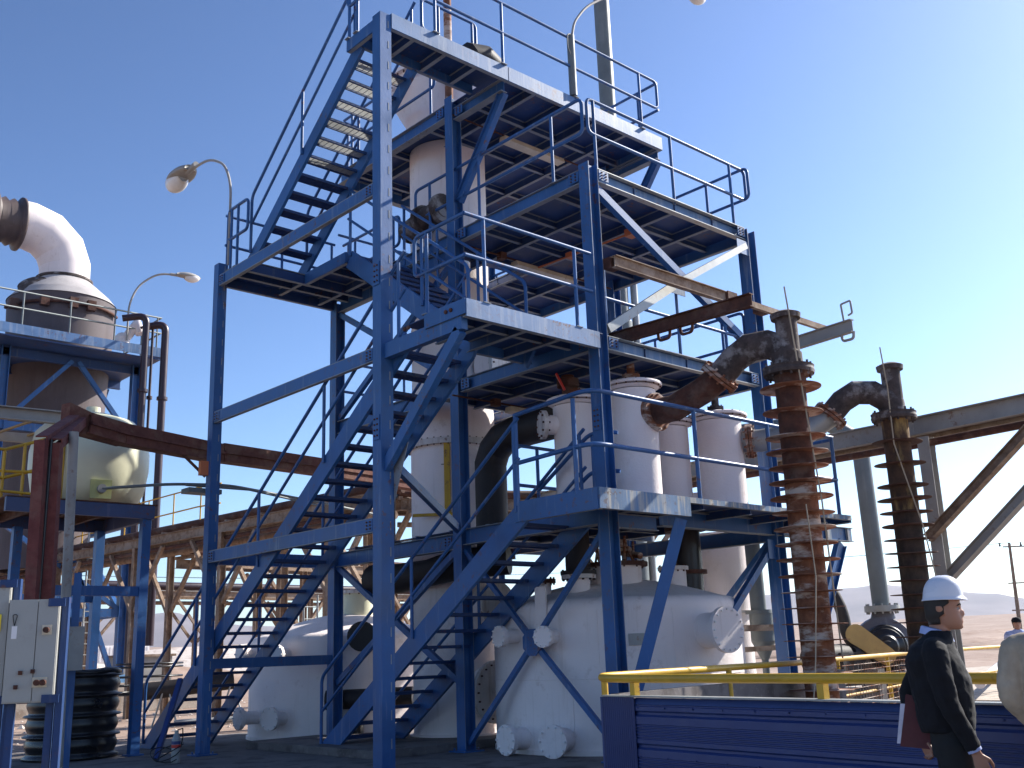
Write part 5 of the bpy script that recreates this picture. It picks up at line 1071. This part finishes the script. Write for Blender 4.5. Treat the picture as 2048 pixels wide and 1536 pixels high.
M['eyew'] = cloth('eye_white', (.35, .32, .30), .3); M['lip'] = cloth('lip', (.30, .12, .10), .5)
def loft(mb, rings, n=20, mi=0, cap=True, e=2.3):
    """rings: (centre, side vector, forward vector) half sizes, superellipse"""
    R_ = []
    for c, s, f in rings:
        c, s, f = V3(c), V3(s), V3(f); g = []
        for j in range(n):
            a = 2*math.pi*j/n; ca, sa = math.cos(a), math.sin(a)
            g.append(c+s*math.copysign(abs(ca)**(2/e), ca)+f*math.copysign(abs(sa)**(2/e), sa))
        R_.append(g)
    k = len(R_); mb.add([v for g in R_ for v in g], [(i*n+j, i*n+(j+1) % n, (i+1)*n+(j+1) % n, (i+1)*n+j) for i in range(k-1) for j in range(n)]+([tuple(reversed(range(n))), tuple(range((k-1)*n, k*n))] if cap else []), mi, True)
def limb(mb, pts, rs, n=16, sub=4):
    P = [V3(p) for p in pts]; out = []; rr = []
    for i in range(len(P)-1):
        for k in range(sub):
            t = k/sub; out.append(P[i].lerp(P[i+1], t)); rr.append(rs[i]*(1-t)+rs[i+1]*t)
    out.append(P[-1]); rr.append(rs[-1]); k = len(out)
    for _ in range(2): out = [out[0]]+[(out[i-1]+out[i]*2+out[i+1])/4 for i in range(1, k-1)]+[out[-1]]
    rr = [rr[0]*.7]+rr+[rr[-1]*.6]; d0 = (out[1]-out[0]).normalized(); d1 = (out[-1]-out[-2]).normalized()
    out = [out[0]-d0*rr[1]*.5]+out+[out[-1]+d1*rr[-2]*.5]; mb.tube(out, rr, n)
def remesh(o, vs, sm=3):
    m = o.modifiers.new('r', 'REMESH'); m.mode = 'VOXEL'; m.voxel_size = vs; m.use_smooth_shade = True
    s = o.modifiers.new('s', 'SMOOTH'); s.iterations = sm; s.factor = .5
def person(loc, fwd, label, cfg):
    f = V3(fwd).normalized(); l = Vector((-f.y, f.x, 0)); z = Vector((0, 0, 1)); o = Vector(loc)
    P = lambda a, b, c: o+f*a+l*b+z*c
    t = thing('person', label, 'person', tuple(o)); k = cfg.get('k', 1.)
    J = cfg
    hf, hz = J['head']            # head centre forward offset, eye height
    # ---- body
    mb = MB()
    loft(mb, [(P(J['hip'][0], 0, J['hip'][1]-.06), l*.15, f*.11), (P(J['hip'][0], 0, J['hip'][1]+.08), l*.15, f*.1), (P(J['ch'][0], 0, J['ch'][1]), l*.165, f*.11), (P(J['sh'][0], 0, J['sh'][1]), l*.17, f*.08), (P(J['nk'][0], 0, J['nk'][1]), l*.07, f*.065)], 20)
    H = lambda a, b, c: P(hf+a, b, hz+c)
    limb(mb, [P(J['nk'][0]-.01, 0, J['nk'][1]-.04), H(-.025, 0, -.07)], [.062, .056])
    # head: rings from chin to crown, (dz, back, front, half width)
    prof = [(-.118, .030, .072, .022), (-.108, .052, .088, .042), (-.09, .066, .094, .054), (-.07, .074, .094, .061), (-.05, .080, .092, .066), (-.03, .086, .090, .069), (-.01, .090, .090, .071), (.005, .092, .0875, .072), (.02, .094, .093, .073), (.035, .095, .096, .074), (.06, .094, .093, .074), (.085, .088, .083, .068), (.105, .072, .066, .054), (.118, .045, .04, .034), (.123, .01, .01, .01)]
    n = 40; rings = []
    for dz, bk, fr_, hw in prof:
        g = []
        for j in range(n):
            a = 2*math.pi*j/n; ca, sa = math.cos(a), math.sin(a)   # sa: forward
            fx = (fr_ if sa > 0 else bk)*math.copysign(abs(sa)**.92, sa); sx = hw*math.copysign(abs(ca)**.9, ca)
            if sa > 0:
                da = abs(a-math.pi/2)
                nose = {-.05: .004, -.03: .026, -.01: .020, .005: .010, .02: .003}.get(dz, 0); fx += nose*math.exp(-(da/.17)**2)
                if dz in (-.07,): fx += .006*math.exp(-(da/.4)**2)
                if dz == -.05: fx += .004*math.exp(-(da/.45)**2)
                if dz in (-.108, -.118): fx += .008*math.exp(-(da/.5)**2)
                if dz == .005: fx -= .010*math.exp(-((da-.42)/.2)**2)
                if dz == .02: fx += .004*math.exp(-((da-.4)/.35)**2)
            g.append(H(fx, sx, dz))
        rings.append(g)
    mb.add([v for g in rings for v in g], [(i*n+j, i*n+(j+1) % n, (i+1)*n+(j+1) % n, (i+1)*n+j) for i in range(len(rings)-1) for j in range(n)]+[tuple(reversed(range(n))), tuple(range((len(rings)-1)*n, len(rings)*n))], 0, True)
    for s in (-1, 1):   # ears
        loft(mb, [(H(-.012+.006*i/4*0-.004*i, s*(.068+.004*i), -.032+.013*i), l*.010, f*(.012+.012*math.sin(math.pi*(i+.5)/5))) for i in range(5)], 12)
    def hand(W, d, side, curl, sc=1., thumb=1, palm=None):
        """W wrist, d direction of hand, side = direction across the palm (thumb side), palm = direction the palm faces"""
        d = V3(d).normalized(); side = V3(side).normalized(); pn = V3(palm).normalized()
        loft(mb, [(W-d*.02, side*.026, pn*.019), (W+d*.02, side*.030, pn*.016), (W+d*.055, side*.039, pn*.015), (W+d*.088, side*.040, pn*.013)], 14)
        for i, (off, L_, r_) in enumerate(((.030, .072, .0082), (.010, .080, .0086), (-.010, .074, .0082), (-.029, .058, .0072))):
            b = W+d*.082+side*off; p = [b]; ang = .15; seg = (L_*.45, L_*.32, L_*.26)
            for q in seg: p.append(p[-1]+(d*math.cos(ang)+pn*math.sin(ang)+side*off*.6)*q); ang += curl+.06*i
            mb.tube([p[0]-d*.015]+p, [r_*1.1, r_*1.08, r_, r_*.92, r_*.75], 10)
        b = W+d*.03+side*.028; q1 = b+(side*.7+d*.7+pn*.3)*.034; q2 = q1+(side*.25+d*.9+pn*.35)*.030; q3 = q2+(d*.95+pn*.4)*.024; mb.tube([b-side*.01, b, q1, q2, q3], [.013, .0125, .0105, .0095, .0075], 10)
    for s, arm in ((-1, J['ra']), (1, J['la'])):
        S, E_, W = [P(*q) for q in arm[:3]]
        limb(mb, [P(J['sh'][0], s*.10, J['sh'][1]-.01), S, E_, W], [.05, .048, .038, .026]); dd_ = (W-E_).normalized()
        hand(W+dd_*.01, arm[3] and (f*arm[3][0]+l*arm[3][1]+z*arm[3][2]) or dd_, f*arm[4][0]+l*arm[4][1]+z*arm[4][2], arm[5], palm=f*arm[6][0]+l*arm[6][1]+z*arm[6][2])
    for s, leg in ((-1, J['rl']), (1, J['ll'])): limb(mb, [P(*q) for q in leg], [.085, .055, .038], sub=5)
    b = mb.build('body', skin, t); remesh(b, .0052, 2)
    # face details
    for s in (-1, 1):
        m = MB(); m.lathe(H(.0745, s*.031, .003), [(0, -.011), (.007, -.008), (.0105, 0), (.007, .008), (0, .011)], 12, f, sharp=False); m.build('eye', M['eyew'], t)
        m = MB(); m.lathe(H(.0835, s*.031, .003), [(0, -.003), (.0045, -.001), (.004, .0025), (0, .003)], 10, f, sharp=False); m.build('iris', M['hair'], t)
        m = MB(); m.tube([H(.094, s*.012, .022), H(.094, s*.026, .028), H(.086, s*.042, .026), H(.075, s*.052, .018)], [.003, .0042, .004, .002], 8); m.build('eyebrow', M['hair'], t)
    m = MB(); m.tube([H(.080, -.022, -.066), H(.094, -.008, -.063), H(.0955, 0, -.0645), H(.094, .008, -.063), H(.080, .022, -.066)], [.002, .0045, .004, .0045, .002], 8); m.tube([H(.080, -.018, -.071), H(.093, 0, -.073), H(.080, .018, -.071)], [.002, .005, .002], 8); m.build('lips', M['lip'], t)
    # hair: shell over back and sides
    m = MB(); rows = 10; vs = []; nn = 30
    for i in range(rows+1):
        dz = -.085+.2*i/rows
        for j in range(nn+1):
            w_ = .10 if dz > .035 else (.0 if dz > -.03 else -.10); a = math.pi*(1-w_)+(math.pi*(1+2*w_))*j/nn
            fac = 1.0 if dz < .06 else max(.35, 1-((dz-.06)/.075)**2)
            vs.append(H(math.sin(a)*(.101 if dz > -.05 else .088)*fac-.0, math.cos(a)*.077*fac*(.92 if dz < -.04 else 1), dz))
    m.add(vs, [(i*(nn+1)+j, i*(nn+1)+j+1, (i+1)*(nn+1)+j+1, (i+1)*(nn+1)+j) for i in range(rows) for j in range(nn)], 0, True); ho = m.build('hair', M['hair'], t); so_ = ho.modifiers.new('s', 'SOLIDIFY'); so_.thickness = .008
    if J.get('top', 'hat') == 'cap':
        m = MB(); m.lathe(H(0, 0, .03), [(.1, 0), (.1, .05), (.07, .1), (0, .115)], 24, sharp=False); m.build('cap', M['navy'], t)
    # ---- clothes
    m = MB()
    loft(m, [(P(q[0], 0, q[1]), l*q[2], f*q[3]) for q in J['torso']], 26, e=2.5)
    for s, arm in ((-1, J['ra']), (1, J['la'])):
        S, E_, W = [P(*q) for q in arm[:3]]; W2 = E_.lerp(W, .93)
        limb(m, [P(J['sh'][0], s*.09, J['sh'][1]+.0), S, E_, W2], [.070, .076, .060, .047], 18, 5)
    cl = m.build('pullover' if J['top'] == 'hat' else 'jacket', M[J['cloth']], t); remesh(cl, .0085, 4)
    tx = bpy.data.textures.new('fold', 'CLOUDS'); tx.noise_scale = .09; dm = cl.modifiers.new('d', 'DISPLACE'); dm.texture = tx; dm.strength = .022; dm.mid_level = .5
    for s, arm in ((-1, J['ra']), (1, J['la'])):
        S, E_, W = [P(*q) for q in arm[:3]]; a = E_.lerp(W, .88); b2 = E_.lerp(W, 1.0); m = MB(); m.tube([a, b2], [.042, .040], 18); m.build('cuff', M['shirt' if J['top'] == 'hat' else J['cloth']], t)
    if J['top'] == 'hat':
        m = MB(); nk = J['nk']; C0 = P(nk[0]-.012, 0, nk[1]); nn = 28; vs = []
        for i, (rr, h0) in enumerate(((.073, -.035), (.070, .012), (.078, .004), (.090, -.038))):
            for j in range(nn):
                a = 2*math.pi*j/nn; tilt = -.32*math.sin(a)*rr; vs.append(C0+f*math.sin(a)*rr*1.06+l*math.cos(a)*rr+z*(h0+tilt))
        m.add(vs, [(i*nn+j, i*nn+(j+1) % nn, (i+1)*nn+(j+1) % nn, (i+1)*nn+j) for i in range(3) for j in range(nn)], 0, True); m.build('shirt_collar', M['shirt'], t)
    m = MB(); loft(m, [(P(J['hip'][0], 0, J['hip'][1]+.12), l*.165, f*.118), (P(J['hip'][0], 0, J['hip'][1]), l*.178, f*.128), (P(J['hip'][0], 0, J['hip'][1]-.1), l*.17, f*.12)], 24)
    for leg in (J['rl'], J['ll']): limb(m, [P(*q) for q in leg], [.105, .078, .062], 18, 5)
    tr_ = m.build('trousers', M['trous'], t); remesh(tr_, .012, 3)
    for leg in (J['rl'], J['ll']):
        A = P(*leg[2]); m = MB(); base = A.z-o.z; loft(m, [(A+f*a+z*(-base+h/2+.004), l*w_, z*(h/2)) for a, w_, h in ((-.07, .03, .05), (-.05, .038, .085), (0, .042, .1), (.06, .045, .075), (.12, .047, .055), (.165, .035, .04), (.175, .015, .03))], 16); m.build('shoe', M['shoe'], t)
    return t, P, H
p1_, P_, H_ = person((-1.81, -8.29, 0.0), (.434, -.90, 0), 'man in a white hard hat and black pullover walking right past the blue wall', dict(
    head=(.012, 1.572), nk=(-.035, 1.452), sh=(-.06, 1.355), ch=(-.055, 1.17), hip=(-.03, .84), top='hat', cloth='navy',
    torso=[(-.055, .88, .175, .145), (-.055, .93, .188, .160), (-.055, 1.05, .195, .168), (-.065, 1.18, .205, .172), (-.085, 1.29, .215, .158), (-.080, 1.36, .19, .125), (-.05, 1.415, .115, .088), (-.033, 1.452, .078, .068)],
    ra=[(-.07, -.205, 1.33), (-.04, -.235, 1.06), (.075, -.205, .79), (.30, .05, -.95), (.9, .2, .25), .32, (-.2, .95, .0)],
    la=[(-.085, .205, 1.33), (-.265, .235, 1.08), (-.215, .20, .835), (.35, -.12, -.9), (.6, -.75, .3), .75, (-.55, -.85, .25)],
    rl=[(-.03, -.09, .82), (.0, -.09, .46), (.20, -.09, .10)], ll=[(-.03, .09, .82), (-.06, .09, .46), (-.30, .09, .13)]))
# helmet
hh = thing('hard_hat', 'scuffed white hard hat worn by the man in the black pullover', 'hard hat', tuple(H_(0, 0, .07)))
fh = Vector((.434, -.90, 0)).normalized(); lh = Vector((-fh.y, fh.x, 0)); up_ = (Vector((0, 0, 1))+fh*.06).normalized(); c0 = H_(.002, 0, .058)
mb = MB(); n = 48; vs = []; prof = [(1.30, -.004, 'b'), (1.17, .004, 'b'), (1.0, .012, 'b'), (.985, .028, 'd'), (.955, .053, 'd'), (.88, .080, 'd'), (.76, .103, 'd'), (.58, .122, 'd'), (.34, .135, 'd'), (.1, .139, 'd')]
for s_, h_, k_ in prof:
    for j in range(n):
        a = 2*math.pi*j/n; ca, sa = math.cos(a), math.sin(a)
        if k_ == 'b': ex = {1.30: (.128*max(0, sa)+.102*(1 if sa <= 0 else (1-sa)) if False else 0)}.get(s_, 0)
        L_ = .112; Wd = .093
        if s_ == 1.30: Lf, Lb, Wd = .137, .120, .103
        elif s_ == 1.17: Lf, Lb, Wd = .127, .114, .098
        elif s_ == 1.0: Lf, Lb, Wd = .112, .110, .093
        else: Lf, Lb, Wd = .112*s_, .110*s_, .093*s_
        ridge = .004*math.exp(-(ca/.22)**2) if k_ == 'd' and s_ < .97 else 0
        vs.append(c0+fh*(sa*(Lf if sa > 0 else Lb))+lh*ca*Wd+up_*(h_+ridge-(.006*max(0, sa) if s_ == 1.30 else 0)))
mb.add(vs, [(i*n+j, i*n+(j+1) % n, (i+1)*n+(j+1) % n, (i+1)*n+j) for i in range(len(prof)-1) for j in range(n)]+[tuple(range((len(prof)-1)*n, len(prof)*n))], 0, True)
sh_ = mb.build('shell', M['hat'], hh); sm_ = sh_.modifiers.new('s', 'SOLIDIFY'); sm_.thickness = .004; ss_ = sh_.modifiers.new('u', 'SUBSURF'); ss_.levels = 1; ss_.render_levels = 1
mb = MB(); mb.tube([H_(-.09, .0, .03), H_(-.098, .0, -.01)], .012, 8); mb.build('nape_strap', M['whitec'], hh)
# folder
fo = thing('folder', 'maroon folder with white papers held behind the man by his far hand', 'folder', tuple(P_(-.2, .16, .78)))
def card(quad, th, name, mat):
    mb = MB(); n_ = lh*th; mb.add([P_(a, b, c) for a, b, c in quad]+[P_(a, b, c)+n_ for a, b, c in quad], [(0, 1, 2, 3), (7, 6, 5, 4), (0, 4, 5, 1), (1, 5, 6, 2), (2, 6, 7, 3), (3, 7, 4, 0)]); mb.build(name, mat, fo)
card([(-.265, .15, 1.085), (-.12, .15, 1.05), (-.155, .15, .765), (-.335, .15, .785)], .006, 'front_cover', M['folder'])
card([(-.305, .158, 1.03), (-.15, .158, 1.02), (-.18, .158, .79), (-.352, .158, .80)], .009, 'papers', M['paper'])
card([(-.27, .170, 1.08), (-.12, .170, 1.05), (-.16, .170, .765), (-.330, .170, .782)], .004, 'back_cover', M['folder'])
person((-2.095, -9.045, 0.0), (.93, .36, 0), 'man in a beige jacket cut off by the right edge, arm hanging down', dict(
    head=(.02, 1.56), nk=(-.0, 1.43), sh=(-.02, 1.36), ch=(0, 1.18), hip=(0, .93), top='jacket', cloth='khaki',
    torso=[(0, .88, .21, .15), (0, .98, .215, .155), (0, 1.12, .215, .155), (0, 1.26, .22, .15), (-.01, 1.36, .215, .125), (-.01, 1.41, .16, .095), (0, 1.45, .08, .08)],
    ra=[(0, -.23, 1.34), (-.03, -.27, 1.09), (.10, -.13, .90), (.3, .1, -.9), (.9, .1, .3), .4, (0, 1, 0)],
    la=[(0, .23, 1.34), (-.05, .285, 1.10), (.10, .13, .90), (.3, -.1, -.9), (.9, .1, .3), .4, (0, -1, 0)],
    rl=[(0, -.1, .9), (0, -.1, .5), (0, -.1, .1)], ll=[(0, .1, .9), (.02, .1, .5), (0, .1, .1)]))
person((15.15, -1.7, .10), (-.7, -.5, 0), 'distant man in a dark cap beyond the far yellow rail at the right edge', dict(
    head=(.02, 1.53), nk=(-.0, 1.40), sh=(-.02, 1.33), ch=(0, 1.18), hip=(0, .93), top='cap', cloth='shirt',
    torso=[(0, .9, .18, .12), (0, 1.0, .185, .125), (0, 1.2, .19, .13), (-.01, 1.33, .19, .11), (0, 1.42, .07, .07)],
    ra=[(0, -.21, 1.31), (-.02, -.25, 1.07), (.08, -.22, .86), None, (.9, .1, .3), .4, (0, 1, 0)],
    la=[(0, .21, 1.31), (-.02, .25, 1.07), (.08, .22, .86), None, (.9, .1, .3), .4, (0, -1, 0)],
    rl=[(0, -.1, .9), (0, -.1, .5), (0, -.1, .1)], ll=[(0, .1, .9), (.02, .1, .5), (0, .1, .1)]))
